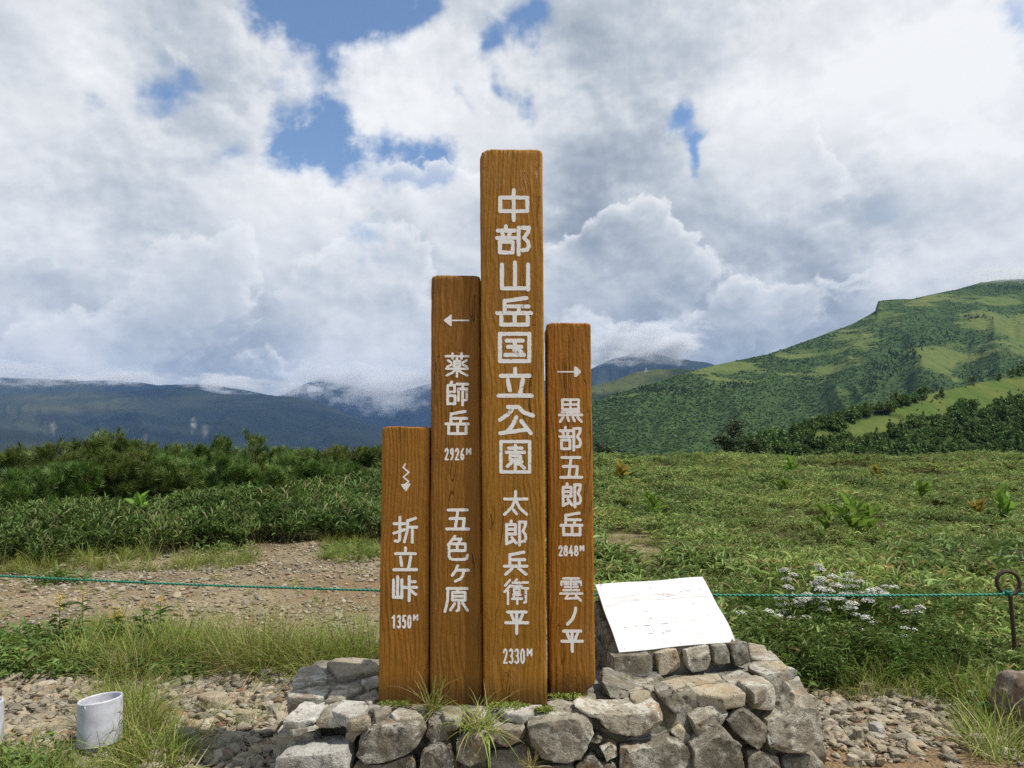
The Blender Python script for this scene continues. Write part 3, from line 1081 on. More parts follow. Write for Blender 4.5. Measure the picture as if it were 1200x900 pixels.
def sasa_clump(seed, stems=11, dryness=0.12, h=0.30, tall=1.0):
    rng = np.random.default_rng(seed)
    parts = []
    for s in range(stems):
        r = 0.20 * math.sqrt(rng.random())
        a = rng.uniform(0, 6.28)
        hh = h * rng.uniform(0.6, 1.15) * tall
        top = np.array([r * math.cos(a), r * math.sin(a), hh])
        n = rng.integers(5, 9)
        base = top + np.stack([np.zeros(n), np.zeros(n), -rng.uniform(0, 0.45, n) * hh], -1)
        d = dirs(rng, n, 0.05, 1.15)
        L = rng.uniform(0.085, 0.155, n)
        t = np.stack([rng.random(n), rng.random(n) * 0.25, (rng.random(n) < dryness) * rng.uniform(0.5, 1, n)], -1)
        parts.append(leaves(base, d, L, L * rng.uniform(0.17, 0.25, n), rng, t, 0.22, 0.5, 0.22))
    n = 10
    base = np.stack([rng.uniform(-.2, .2, n), rng.uniform(-.2, .2, n), np.zeros(n)], -1)
    t = np.stack([rng.random(n), rng.random(n), 0.4 + 0.6 * rng.random(n)], -1)
    parts.append(blades(base, dirs(rng, n, 0.8, 1.5), rng.uniform(.15, .4, n) * tall, np.full(n, .006), rng, t))
    return merge(parts)


def grass_clump(seed, n=46, h=0.26, dry=0.25, rad=0.09, wid=0.0055, lo=0.75):
    rng = np.random.default_rng(seed)
    a = rng.uniform(0, 6.28, n)
    r = rad * np.sqrt(rng.random(n))
    base = np.stack([r * np.cos(a), r * np.sin(a), np.full(n, -0.01)], -1)
    d = dirs(rng, n, lo, 1.5)
    d[:, :2] += base[:, :2] * 2.5
    L = h * rng.uniform(0.45, 1.25, n)
    dz = (rng.random(n) < dry) * rng.uniform(0.4, 1, n)
    t = np.stack([rng.random(n), rng.random(n) * 0.7, dz], -1)
    return blades(base, d, L, wid * rng.uniform(0.6, 1.3, n), rng, t)


def forb_clump(seed, n=34, h=0.12, Ls=(0.03, 0.07), wr=0.36):
    rng = np.random.default_rng(seed)
    base = np.stack([rng.uniform(-.12, .12, n), rng.uniform(-.12, .12, n), rng.uniform(0.01, h, n)], -1)
    L = rng.uniform(*Ls, n)
    t = np.stack([rng.random(n), rng.random(n) * .6, (rng.random(n) < .03) * .7], -1)
    return leaves(base, dirs(rng, n, -0.2, 0.9), L, L * wr, rng, t, 0.1, 0.4, 0.4)


def tree_blob(seed, h=5.0, r=2.0, n=150, leaf=0.55, conifer=False):
    """a far tree: a crown of leaf clumps over a dark stem"""
    rng = np.random.default_rng(seed)
    if conifer:
        z = h * (1 - np.sqrt(rng.random(n)) * 0.92)
        rr = r * (1 - z / h) * rng.uniform(0.35, 1.05, n) + 0.06
        a = rng.uniform(0, 6.28, n)
        base = np.stack([rr * np.cos(a), rr * np.sin(a), z], -1)
        d = np.stack([np.cos(a), np.sin(a), rng.uniform(-0.5, 0.15, n)], -1)
    else:
        lob = dirs(rng, 7, -0.2, 1.4) * np.array([r * .55, r * .55, h * .22]) + np.array([0, 0, h * .58])
        k = rng.integers(0, 7, n)
        u = unit(rng.normal(size=(n, 3)))
        base = lob[k] + u * np.array([r * .55, r * .55, h * .24]) * rng.uniform(0.6, 1.05, n)[:, None]
        base[:, 2] = np.maximum(base[:, 2], 0.1)
        d = u + rng.normal(0, .5, (n, 3))
    L = leaf * rng.uniform(0.6, 1.4, n)
    shade = np.clip(base[:, 2] / h, 0, 1)
    t = np.stack([rng.random(n), rng.random(n) * .6, rng.random(n) * .5], -1)
    V, Fc, T = leaves(base - unit(d) * L[:, None] * .4, d, L, L * rng.uniform(.6, 1.0, n), rng, t, 0, 1.5, 0.2)
    sv, sf = tube([(0, 0, -0.5), (0, 0, h * .8)], [0.10 * r / 2 + .04, 0.02], 5)
    sf = np.concatenate([sf[:, :3], sf[:, [0, 2, 3]]])
    return merge([(V, Fc, T), (sv, sf, np.tile([0.0, 0, 1.0], (len(sv), 1)))])


def template_collection(name, meshes, mat):
    c = bpy.data.collections.new(name)
    for i, (V, Fc, T) in enumerate(meshes):
        me = mesh_np(name, V, Fc, T)
        me.materials.append(mat)
        c.objects.link(bpy.data.objects.new('%s_%02d' % (name, i), me))
    return c


def scatter(name, pts, rot, scl, coll, nvar, rng):
    """one object of uncountable stuff: template clumps on points"""
    me = bpy.data.meshes.new(name)
    n = len(pts)
    me.vertices.add(n)
    me.vertices.foreach_set('co', np.ascontiguousarray(pts, np.float32).ravel())
    me.attributes.new('rot', 'FLOAT_VECTOR', 'POINT').data.foreach_set('vector', np.ascontiguousarray(rot, np.float32).ravel())
    scl = np.asarray(scl, np.float32)
    if scl.ndim == 1:
        scl = np.repeat(scl[:, None], 3, 1)
    me.attributes.new('scl', 'FLOAT_VECTOR', 'POINT').data.foreach_set('vector', np.ascontiguousarray(scl).ravel())
    me.attributes.new('idx', 'INT', 'POINT').data.foreach_set('value', rng.integers(0, nvar, n).astype(np.int32))
    me.update()
    o = bpy.data.objects.new(name, me)
    COL.objects.link(o)
    ng = bpy.data.node_groups.new(name, 'GeometryNodeTree')
    ng.interface.new_socket('Geometry', in_out='INPUT', socket_type='NodeSocketGeometry')
    ng.interface.new_socket('Geometry', in_out='OUTPUT', socket_type='NodeSocketGeometry')
    nd, ln = ng.nodes, ng.links
    i, ou = nd.new('NodeGroupInput'), nd.new('NodeGroupOutput')
    ip = nd.new('GeometryNodeInstanceOnPoints')
    ci = nd.new('GeometryNodeCollectionInfo')
    ci.inputs['Collection'].default_value = coll
    ci.inputs['Separate Children'].default_value = True
    ci.inputs['Reset Children'].default_value = True

    def attr(nm, ty):
        a = nd.new('GeometryNodeInputNamedAttribute')
        a.data_type = ty
        a.inputs['Name'].default_value = nm
        return a.outputs['Attribute']
    er = nd.new('FunctionNodeEulerToRotation')
    ln.new(attr('rot', 'FLOAT_VECTOR'), er.inputs[0])
    ln.new(i.outputs[0], ip.inputs['Points'])
    ln.new(ci.outputs[0], ip.inputs['Instance'])
    ip.inputs['Pick Instance'].default_value = True
    ln.new(attr('idx', 'INT'), ip.inputs['Instance Index'])
    ln.new(er.outputs[0], ip.inputs['Rotation'])
    ln.new(attr('scl', 'FLOAT_VECTOR'), ip.inputs['Scale'])
    ln.new(ip.outputs[0], ou.inputs[0])
    md = o.modifiers.new('scatter', 'NODES')
    md.node_group = ng
    return o


def stuff(o, label, cat):
    return tag(o, label, cat, kind='stuff')


def spin(rng, n, tilt=0.12):
    return np.stack([rng.normal(0, tilt, n), rng.normal(0, tilt, n), rng.uniform(0, 6.28, n)], -1)


# plinth outline seen from above: nothing grows or lies inside it
PLAN = [(-0.98, 2.96), (0.40, 2.98), (1.36, 3.44), (1.50, 3.9), (1.35, 4.40), (0.3, 4.42), (-0.4, 3.99), (-1.15, 3.97), (-1.08, 3.4)]


def inside(x, y, grow=0.0):
    P = np.array(PLAN)
    c = P.mean(0)
    P = c + (P - c) * (1 + grow)
    r = np.zeros(np.shape(x), bool)
    j = len(P) - 1
    for i in range(len(P)):
        xi, yi, xj, yj = *P[i], *P[j]
        cond = ((yi > y) != (yj > y)) & (x < (xj - xi) * (y - yi) / (yj - yi + 1e-12) + xi)
        r ^= cond
        j = i
    return r


# bamboo grass on the plateau
sasa_c = template_collection('bamboo_grass', [sasa_clump(100 + i) for i in range(7)], M['sasa'])
rng = np.random.default_rng(21)


def wedge(n, y0, y1, u0, u1, power):
    """random points in a wedge of the view, denser near the camera for larger power"""
    t = rng.random(n)
    if power == 1:
        y = y0 * (y1 / y0) ** t
    else:
        q = 2 - power
        y = (y0 ** q + t * (y1 ** q - y0 ** q)) ** (1 / q)
    u = rng.uniform(u0, u1, n)
    return u * y, y


xs, ys = [], []
for n, y0, y1, pw in ((6500, 4.4, 10, 0.5), (13000, 10, 22, 0.7), (14000, 22, 50, 1.0)):
    a, b = wedge(n, y0, y1, -0.98, 0.98, pw)
    xs.append(a)
    ys.append(b)
x, y = np.concatenate(xs), np.concatenate(ys)
ok = (rng.random(len(x)) < veg(x, y)) & ~inside(x, y, 0.12)
# clumpy growth: openings between hummocks
hum = fbm(x / 1.7, y / 1.7, 3, 18)
ok &= rng.random(len(x)) < np.clip(0.95 + hum * 2.6, 0.35, 1)
x, y, hum = x[ok], y[ok], hum[ok]
left = 1 - sst(-2.5, -0.5, x)
sc = (0.76 + 0.02 * left + 1.1 * hum) * rng.uniform(0.8, 1.2, len(x)) * (1 + 0.55 * sst(10, 42, y)) * (1 + .22 * (1 - left) * (1 - sst(8, 13, y)))
sc = np.clip(sc, 0.4, 2.2)
S3 = np.stack([sc, sc, sc * (0.88 + 0.55 * left * (1 - .35 * sst(13, 16, y)))], -1)
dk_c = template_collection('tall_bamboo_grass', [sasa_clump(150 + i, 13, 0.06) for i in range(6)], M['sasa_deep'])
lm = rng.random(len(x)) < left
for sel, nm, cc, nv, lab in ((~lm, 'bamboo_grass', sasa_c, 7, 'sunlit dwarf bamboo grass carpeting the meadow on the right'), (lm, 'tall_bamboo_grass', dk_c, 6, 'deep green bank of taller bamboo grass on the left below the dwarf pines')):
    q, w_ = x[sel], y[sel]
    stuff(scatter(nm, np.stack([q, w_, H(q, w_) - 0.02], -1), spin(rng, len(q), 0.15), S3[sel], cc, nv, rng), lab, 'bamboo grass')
print('sasa', len(x))

# grass along the paths and round the pipe
grass_c = template_collection('meadow_grass', [grass_clump(200 + i) for i in range(6)] + [grass_clump(230 + i, 40, 0.2, 0.6) for i in range(2)], M['grass'])


def px_area(n, px0, px1, py0, py1):
    px = rng.uniform(px0, px1, n)
    py = rng.uniform(py0, py1, n)
    d = 1.5 * F / (py - 525)
    return (px - 600) / F * d, d


gx_, gy_, gs_ = [], [], []
for n, a, s in ((70, (-160, 110, 742, 782), 0.75), (150, (90, 250, 738, 782), 0.95), (110, (240, 440, 750, 786), 0.9), (150, (-150, 190, 888, 945), 0.42), (60, (130, 200, 770, 880), 0.8),
                (130, (-180, 300, 652, 662), 1.0), (60, (380, 445, 640, 662), 0.8), (40, (380, 445, 625, 650), 0.9), (70, (800, 1000, 770, 798), 0.9), (120, (1000, 1300, 775, 812), 0.8), (40, (1120, 1240, 800, 860), 0.9),
                (30, (0, 440, 665, 735), 0.5), (14, (200, 330, 790, 850), 0.5), (420, (690, 1250, 660, 780), 0.9), (150, (690, 820, 625, 680), 0.6), (40, (940, 1180, 785, 805), 0.7)):
    a_, b_ = px_area(n, *a)
    gx_.append(a_)
    gy_.append(b_)
    gs_.append(s * rng.uniform(0.6, 1.25, n))
x, y, s = np.concatenate(gx_), np.concatenate(gy_), np.concatenate(gs_)
ok = ~inside(x, y, 0.03)
x, y, s = x[ok], y[ok], s[ok]
stuff(scatter('grass', np.stack([x, y, H(x, y)], -1), spin(rng, len(x), 0.2), s, grass_c, 8, rng), 'green and straw coloured grass along the gravel', 'grass')

forb_c = template_collection('low_herbs', [forb_clump(260 + i) for i in range(5)], M['forb'])
xs, ys, ss = [], [], []
for n, a, s in ((170, (-150, 90, 745, 788), 1.1), (120, (80, 250, 755, 790), 0.9), (90, (-120, 90, 880, 930), 0.8), (130, (860, 1250, 720, 795), 1.2), (10, (60, 110, 668, 676), 1.3), (8, (395, 440, 648, 660), 1.5), (60, (-160, 300, 640, 655), 1.3), (30, (1080, 1240, 790, 830), 1.0)):
    a_, b_ = px_area(n, *a)
    xs.append(a_)
    ys.append(b_)
    ss.append(s * rng.uniform(.7, 1.2, n))
x, y, s = np.concatenate(xs), np.concatenate(ys), np.concatenate(ss)
ok = ~inside(x, y, 0.04)
x, y, s = x[ok], y[ok], s[ok]
stuff(scatter('low_herbs', np.stack([x, y, H(x, y)], -1), spin(rng, len(x), 0.15), s, forb_c, 5, rng), 'low leafy herbs growing among the grass and gravel', 'herbs')


# taller leafy stems behind the right gravel
def herb_clump(seed, stems=9, h=0.42):
    rg = np.random.default_rng(seed)
    parts = []
    for s in range(stems):
        b0 = np.array([rg.uniform(-.1, .1), rg.uniform(-.1, .1), 0])
        tp = b0 + np.array([rg.normal(0, .05), rg.normal(0, .05), h * rg.uniform(.6, 1.15)])
        n = 16
        t = rg.uniform(.1, 1, n)
        L = rg.uniform(.05, .095, n)
        tn = np.stack([rg.random(n), rg.random(n) * .4, (rg.random(n) < .05) * .7], -1)
        parts.append(leaves(b0 + (tp - b0) * t[:, None], dirs(rg, n, 0, .9), L, L * .17, rg, tn, .05))
        sv, sf = tube([b0, tp], [.003, .0015], 4)
        parts.append((sv, np.concatenate([sf[:, :3], sf[:, [0, 2, 3]]]), np.tile([.3, .3, .2], (len(sv), 1))))
    return merge(parts)


herb_c = template_collection('leafy_stems', [herb_clump(280 + i) for i in range(5)], M['forb'])
a_, b_ = px_area(330, 862, 1120, 722, 798)
ok = ~inside(a_, b_, 0.05)
a_, b_ = a_[ok], b_[ok]
stuff(scatter('leafy_herbs', np.stack([a_, b_, H(a_, b_)], -1), spin(rng, len(a_), 0.12), rng.uniform(.4, .82, len(a_)), herb_c, 5, rng), 'tall leafy herbs crowding round the white flowers', 'herbs')


# gravel
def pebble(seed, n=15):
    r = np.random.default_rng(seed)
    bm = bmesh.new()
    P = unit(r.normal(size=(n, 3))) * r.uniform(0.8, 1.05, (n, 1)) * np.array([1.0, r.uniform(.6, .85), r.uniform(.32, .55)]) * 0.5
    for p in P:
        bm.verts.new(p)
    bmesh.ops.convex_hull(bm, input=bm.verts)
    for v in [v for v in bm.verts if not v.link_faces]:
        bm.verts.remove(v)
    bmesh.ops.bevel(bm, geom=bm.edges[:], offset=0.035, segments=1, affect='EDGES')
    bmesh.ops.recalc_face_normals(bm, faces=bm.faces[:])
    return from_bm('gravel_stone', bm)


grav_c = bpy.data.collections.new('gravel_templates')
for i in range(14):
    me = pebble(300 + i)
    me.materials.append(M['gravel'])
    grav_c.objects.link(bpy.data.objects.new('gravel_stone_%02d' % i, me))
xs, ys, ss = [], [], []


def strew(n, x0, x1, y0, y1, s0, s1, keep=None):
    x = rng.uniform(x0, x1, n)
    y = rng.uniform(y0, y1, n)
    s = s0 * (s1 / s0) ** (rng.random(n) ** 1.45)
    ok = ~inside(x, y, 0.0) & (rng.random(n) > 0.93 * veg(x, y))
    if keep is not None:
        ok &= rng.random(n) < keep(x, y)
    xs.append(x[ok])
    ys.append(y[ok])
    ss.append(s[ok])


strew(11000, -4.6, -0.9, 2.9, 5.6, 0.03, 0.125, lambda x, y: np.clip(0.6 + 1.0 * sst(-3.4, -1.6, x) + 2.0 * fbm(x / .6, y / .6, 3, 41), 0.15, 1))
strew(6000, 1.2, 4.2, 2.9, 5.0, 0.03, 0.12, lambda x, y: np.clip(0.02 + 1.1 * sst(3.5, 3.85, y + 0.12 * fbm(x / .4, y / .4, 2, 42) * 3) + 1.5 * fbm(x / .5, y / .5, 3, 43) * sst(3.4, 3.8, y), 0.015, 1))
strew(1500, -4.2, -0.9, 3.0, 4.9, 0.06, 0.16)
strew(700, 1.3, 3.4, 3.72, 4.8, 0.05, 0.13)
strew(900, -1.2, 1.3, 2.2, 3.2, 0.02, 0.08)
strew(26000, -9.5, 0.6, 5.2, 11.5, 0.018, 0.085, lambda x, y: np.clip(0.75 + 1.5 * fbm(x / .9, y / .9, 3, 44), 0.2, 1))
strew(500, -9.5, 0.6, 5.2, 11.5, 0.07, 0.16)
strew(900, 0.4, 2.6, 4.5, 12, 0.02, 0.06)
x, y, s = np.concatenate(xs), np.concatenate(ys), np.concatenate(ss)
stuff(scatter('gravel', np.stack([x, y, H(x, y) + s * 0.13], -1), spin(rng, len(x), 0.28), s, grav_c, 14, rng), 'angular grey and tan gravel strewn over the path', 'gravel')
print('gravel', len(x))


# woods on the hills
def sample_hill(A, T, n, keep, rows=slice(4, None)):
    a = A[:, rows]
    t = T[:, rows]
    i = rng.uniform(0, a.shape[0] - 1.001, n)
    j = rng.uniform(0, a.shape[1] - 1.001, n)
    i0, j0 = i.astype(int), j.astype(int)
    fi, fj = (i - i0)[:, None], (j - j0)[:, None]
    P = (a[i0, j0] * (1 - fi) + a[i0 + 1, j0] * fi) * (1 - fj) + (a[i0, j0 + 1] * (1 - fi) + a[i0 + 1, j0 + 1] * fi) * fj
    m = t[i0, j0]
    ok = rng.random(n) < keep(m, P)
    return P[ok], m[ok]


near_c = template_collection('near_wood', [tree_blob(400 + i, 3.6, 1.9, 260, 0.5) for i in range(5)] + [tree_blob(410 + i, 5.2, 1.2, 260, 0.6, True) for i in range(2)], M['near_wood'])
P, m_ = sample_hill(SPUR, SPURT, 5200, lambda m, P: np.clip(1.0 - 1.05 * m[:, 0], 0.10, 1))
s = rng.uniform(0.5, 1.15, len(P)) * np.where(m_[:, 0] > 0.5, 0.22 + 0.3 * rng.random(len(P)) ** 3, 1.0)
px_, py_ = to_px(P)
stuff(scatter('hillside_wood', P - [0, 0, .2], spin(rng, len(P), 0.05), s, near_c, 7, rng), 'dense dark wood of pines and birches on the near hillside', 'wood')
far_c = template_collection('far_wood', [tree_blob(420 + i, 5.0, 3.6, 46, 2.4) for i in range(4)], M['scrub'])
P, m_ = sample_hill(BIG, BIGT, 60000, lambda m, P: np.clip(0.95 - 1.0 * m[:, 0], 0.03, 1) * (1 - m[:, 2]))
s = 0.55 * rng.uniform(0.4, 1.0, len(P)) ** 1.2 * np.where(m_[:, 0] > 0.5, 0.5, 1.0) * (1 - 0.35 * sst(150, 420, P[:, 2]))
stuff(scatter('mountain_scrub', P - [0, 0, .6], spin(rng, len(P), 0.05), np.stack([s, s, s * .7], -1), far_c, 4, rng), 'green scrub and birch covering the high mountainside on the right', 'scrub')
con_c = template_collection('far_conifers', [tree_blob(430 + i, 9, 2.2, 46, 2.0, True) for i in range(3)], M['forest'])
P, m_ = sample_hill(BIG, BIGT, 60000, lambda m, P: np.clip(m[:, 2] * .8, 0.0, 1) + 0.012 * (m[:, 0] < .3))
s = 0.75 * rng.uniform(0.5, 1.0, len(P)) * (1 - 0.4 * sst(150, 420, P[:, 2]))
stuff(scatter('mountain_conifers', P - [0, 0, .5], spin(rng, len(P), 0.05), s, con_c, 3, rng), 'dark rows of conifers along the gullies of the right mountainside', 'forest')
print('forest', len(P))


# ---------------------------------------------------------------- stones
def stone_bm(front, ext, taper=0.85, bev=0.02, rough=0.010, seed=0, edge=0.022, cuts=6):
    bm = bmesh.new()
    front = [Vector(p) for p in front]
    c = sum(front, Vector()) / len(front)
    ext = Vector(ext)
    f = [bm.verts.new(p) for p in front]
    b = [bm.verts.new(c + (p - c) * taper + ext) for p in front]
    n = len(f)
    bm.faces.new(f)
    bm.faces.new(b[::-1])
    for i in range(n):
        bm.faces.new((f[i], b[i], b[(i + 1) % n], f[(i + 1) % n]))
    bmesh.ops.recalc_face_normals(bm, faces=bm.faces[:])
    rg = random.Random(seed * 13 + 5)
    for _ in range(cuts):
        d = Vector((rg.gauss(0, 1), rg.gauss(-.5, .8), rg.gauss(.25, .9))).normalized()
        cc = sum((v.co for v in bm.verts), Vector()) / len(bm.verts)
        sup = max(d.dot(v.co - cc) for v in bm.verts)
        bmesh.ops.bisect_plane(bm, geom=bm.verts[:] + bm.edges[:] + bm.faces[:], dist=1e-5, plane_co=cc + d * sup * rg.uniform(.80, .93), plane_no=d, clear_outer=True)
        bmesh.ops.holes_fill(bm, edges=[e for e in bm.edges if e.is_boundary], sides=0)
    bmesh.ops.recalc_face_normals(bm, faces=bm.faces[:])
    bmesh.ops.bevel(bm, geom=bm.edges[:], offset=min(bev, .009) if cuts else bev, segments=2, profile=0.6, affect='EDGES', clamp_overlap=True)
    bmesh.ops.triangulate(bm, faces=bm.faces[:])
    for _ in range(5):
        lo = [e for e in bm.edges if e.calc_length() > edge]
        if not lo:
            break
        bmesh.ops.subdivide_edges(bm, edges=lo, cuts=1)
        bmesh.ops.triangulate(bm, faces=[q for q in bm.faces if len(q.verts) > 3])
    bmesh.ops.recalc_face_normals(bm, faces=bm.faces[:])
    bm.normal_update()
    so = Vector((seed * 7.3, seed * 3.1, seed * 5.7))
    mv = []
    for v in bm.verts:
        p = v.co + so
        a = noise.noise(p * 6) * .5 + abs(noise.noise(p * 15)) * .9 - .2 + abs(noise.noise(p * 36)) * 0.6 + noise.noise(p * 80) * 0.35
        mv.append(a * rough)
    for v, a in zip(bm.verts, mv):
        v.co += v.normal * a
    return bm


def stone_from(name, front, ext, mat, parent, **kw):
    sm = kw.pop('smooth', True)
    me = from_bm(name, stone_bm(front, ext, **kw), sm)
    o = link(name, me, mat, parent)
    return o


PLINTH = empty('stone_plinth', (0.15, 3.5, 0.0), 'low grey mortared fieldstone plinth under the four brown signposts', 'stone plinth')


def wall_y(px):
    return 3.025 if px < 700 else 3.025 + (px - 700) / 260 * 0.39


_sn = [0]


def fs(poly, off, ext, mat='stone', bev=0.018, rough=0.009, taper=0.85, lab=None):
    _sn[0] += 1
    o = stone_from('stone', [at(x, y, wall_y(x) + off) for x, y in poly], ext, M[mat], PLINTH, bev=bev * .75, rough=rough, taper=taper, seed=_sn[0])
    if lab:
        o['label'] = lab
    return o


def ts(poly, z, mat='stone', th=0.05, rough=0.005, bev=0.010, off=0.0):
    _sn[0] += 1
    return stone_from('stone', [on_z(x, y, z) for x, y in poly], (0, 0.0, -th), M[mat], PLINTH, bev=bev, rough=rough, taper=0.97, seed=_sn[0], cuts=0)


# facing stones, left to right
fs([(323, 889), (345, 886), (372, 885), (402, 881), (406, 905), (404, 940), (320, 945)], -0.06, (0.02, .20, 0.008), 'stone_pale', 0.016, 0.008, lab='whitish lichen covered block at the left front corner')
fs([(331, 843), (350, 846), (368, 842), (369, 850), (352, 855), (332, 854)], 0.05, (.03, .19, 0.008), 'stone_pale', 0.014)
fs([(367, 843), (378, 838), (391, 835), (405, 842), (404, 850), (388, 853), (369, 853)], 0.06, (0, .15, 0.008), 'stone', 0.016, 0.014)
fs([(338, 857), (352, 855), (368, 851), (371, 855), (356, 860), (340, 864)], 0.04, (.02, .14, .0), 'stone', 0.010)
fs([(405, 860), (418, 853), (432, 848), (434, 852), (418, 862), (409, 880), (403, 878)], 0.04, (0, .15, 0.008), 'stone_tan', 0.010, 0.006)
fs([(415, 871), (424, 858), (445, 852), (475, 849), (494, 852), (500, 860), (497, 869), (487, 879), (468, 888), (450, 894), (428, 895), (418, 887)], -0.02, (0, .17, 0.008), 'stone_dark', 0.03, 0.012, lab='broad dark pitted stone')
fs([(500, 851), (516, 848), (531, 851), (529, 862), (519, 873), (506, 870), (499, 862)], 0.01, (0, .14, 0.008), 'stone', 0.014)
fs([(494, 884), (502, 876), (515, 872), (526, 878), (531, 893), (532, 930), (488, 932)], -0.02, (0, .15, 0.008), 'stone_dark', 0.02, 0.012)
fs([(416, 897), (450, 897), (486, 884), (490, 930), (410, 935)], 0.0, (0, .16, 0.008), 'stone_dark', 0.016)
fs([(535, 868), (552, 858), (568, 858), (574, 872), (568, 894), (546, 900), (534, 890)], 0.02, (0, .15, 0.008), 'stone_dark', 0.02, 0.012)
fs([(571, 856), (588, 855), (604, 856), (614, 853), (616, 860), (613, 869), (604, 870), (594, 875), (576, 869)], 0.0, (0, .15, 0.008), 'stone', 0.014, 0.010)
fs([(574, 880), (596, 878), (616, 872), (626, 892), (628, 930), (572, 932)], 0.06, (0, .15, .0), 'stone_dark', 0.02)
fs([(617, 851), (640, 846), (665, 843), (690, 838), (698, 846), (697, 862), (688, 877), (679, 888), (660, 894), (636, 893), (626, 880)], -0.03, (0, .16, 0.008), 'stone', 0.022, 0.013, lab='large squarish grey stone with rusty patches')
fs([(674, 831), (692, 835), (716, 838), (748, 836), (780, 831), (783, 839), (776, 853), (760, 861), (736, 863), (714, 859), (702, 845)], 0.0, (-.03, .17, 0.008), 'stone', 0.018, 0.010, lab='long overhanging slab with an orange tinge')
fs([(700, 862), (720, 862), (752, 866), (784, 858), (786, 868), (760, 876), (722, 880), (704, 874)], 0.07, (0, .12, 0), 'mortar', 0.014, 0.012)
fs([(727, 881), (742, 877), (765, 877), (790, 869), (806, 876), (812, 895), (813, 935), (725, 935)], -0.03, (0, .17, 0.008), 'stone_dark', 0.022, 0.010, lab='blocky grey stone at the foot of the wall')
fs([(704, 878), (714, 871), (724, 877), (723, 887), (709, 893)], 0.0, (0, .12, 0.008), 'stone', 0.010)
fs([(690, 869), (700, 862), (709, 866), (701, 873)], 0.01, (0, .10, .0), 'stone', 0.008)
fs([(676, 896), (692, 884), (706, 896), (724, 896), (722, 935), (674, 935)], 0.01, (0, .12, .0), 'stone_dark', 0.016)
fs([(628, 899), (672, 897), (672, 935), (630, 935)], 0.0, (0, .12, 0), 'stone_dark', 0.016)
fs([(703, 806), (720, 806), (735, 810), (752, 815), (768, 817), (787, 808), (788, 813), (769, 821), (750, 821), (728, 818), (703, 818)], 0.20, (0, .26, 0.012), 'mortar', 0.008, 0.006)
fs([(740, 823), (760, 823), (779, 827), (785, 834), (779, 839), (764, 834), (744, 830)], 0.10, (0, .14, 0.012), 'stone_tan', 0.010)
fs([(776, 819), (790, 808), (803, 822), (796, 837), (783, 832)], 0.06, (-.02, .14, 0.012), 'stone', 0.012)
fs([(800, 818), (815, 812), (822, 830), (812, 846), (798, 842)], 0.10, (-.02, .14, 0.012), 'stone_dark', 0.014)
fs([(818, 812), (832, 818), (851, 826), (844, 834), (829, 832), (820, 824)], 0.10, (-.05, .20, 0.012), 'stone', 0.012)
fs([(846, 817), (862, 815), (876, 813), (877, 821), (850, 824)], 0.18, (-.07, .22, 0.012), 'stone', 0.010, 0.006)
fs([(880, 816), (895, 812), (910, 806), (914, 820), (909, 832), (895, 833), (882, 831)], 0.06, (-.08, .26, 0.012), 'stone', 0.012, 0.007, lab='squared pale grey block')
fs([(838, 829), (847, 829), (856, 838), (840, 853), (823, 867), (813, 858), (811, 846)], 0.02, (-.04, .16, 0.012), 'stone', 0.014, 0.008, lab='wedge shaped stone tilted in the wall')
fs([(855, 846), (866, 828), (882, 835), (902, 853), (902, 864), (889, 879), (877, 869), (860, 857)], 0.0, (-.05, .18, 0.012), 'stone_dark', 0.016, 0.009, lab='diamond shaped stone')
fs([(815, 882), (832, 868), (851, 856), (860, 867), (872, 878), (876, 889), (873, 925), (811, 930)], -0.06, (-.03, .18, 0.012), 'stone_dark', 0.02, 0.011)
fs([(903, 876), (902, 862), (906, 850), (922, 839), (932, 824), (941, 808), (949, 812), (957, 822), (962, 842), (966, 865), (960, 876), (942, 881), (924, 885)], -0.02, (-.06, .26, 0.012), 'stone', 0.026, 0.012, lab='big upright corner stone with white lichen and rust')
fs([(893, 837), (914, 830), (916, 840), (904, 849)], 0.10, (-.03, .12, .0), 'stone_dark', 0.010)
fs([(878, 883), (890, 880), (915, 890), (919, 925), (877, 925)], 0.0, (-.02, .14, .0), 'stone_dark', 0.014)
fs([(920, 892), (942, 886), (962, 884), (969, 898), (968, 925), (922, 925)], 0.03, (-.03, .16, .0), 'stone_dark', 0.016)
fs([(893, 791), (906, 789), (918, 788), (927, 802), (923, 812), (911, 810)], 0.22, (-.06, .14, 0.010), 'stone', 0.012)
fs([(914, 783), (924, 781), (936, 786), (934, 795), (923, 797)], 0.45, (-.08, .12, .0), 'stone_pale', 0.014)
fs([(927, 800), (937, 799), (941, 806), (932, 810)], 0.42, (-.04, .10, .0), 'stone_dark', 0.010)
fs([(786, 858), (797, 850), (808, 862), (812, 874), (802, 872)], 0.06, (0, .10, 0), 'stone_tan', 0.012)
# cap slabs bedded in the top
ts([(704, 806), (728, 797), (764, 793), (770, 800), (748, 808), (728, 811)], .402, 'stone', 0.06)
ts([(772, 798), (800, 792), (838, 789), (846, 796), (822, 801), (790, 806)], .408, 'stone_tan', 0.06)
ts([(792, 808), (824, 802), (856, 799), (874, 812), (848, 817), (820, 813)], .402, 'stone_tan', 0.06)
ts([(864, 797), (890, 788), (906, 802), (884, 812)], .402, 'stone', 0.06)
ts([(876, 752), (896, 756), (899, 762), (878, 763)], 0.403, 'stone_tan')
ts([(878, 764), (903, 762), (914, 772), (892, 774), (880, 771)], 0.400, 'stone')
ts([(880, 775), (915, 774), (924, 782), (892, 787)], 0.398, 'stone_tan')
ts([(790, 794), (841, 789), (846, 795), (811, 800)], 0.406, 'stone_tan')
ts([(740, 800), (778, 796), (786, 803), (762, 808)], 0.404, 'stone')
ts([(800, 805), (826, 801), (838, 806), (822, 810)], 0.400, 'stone')
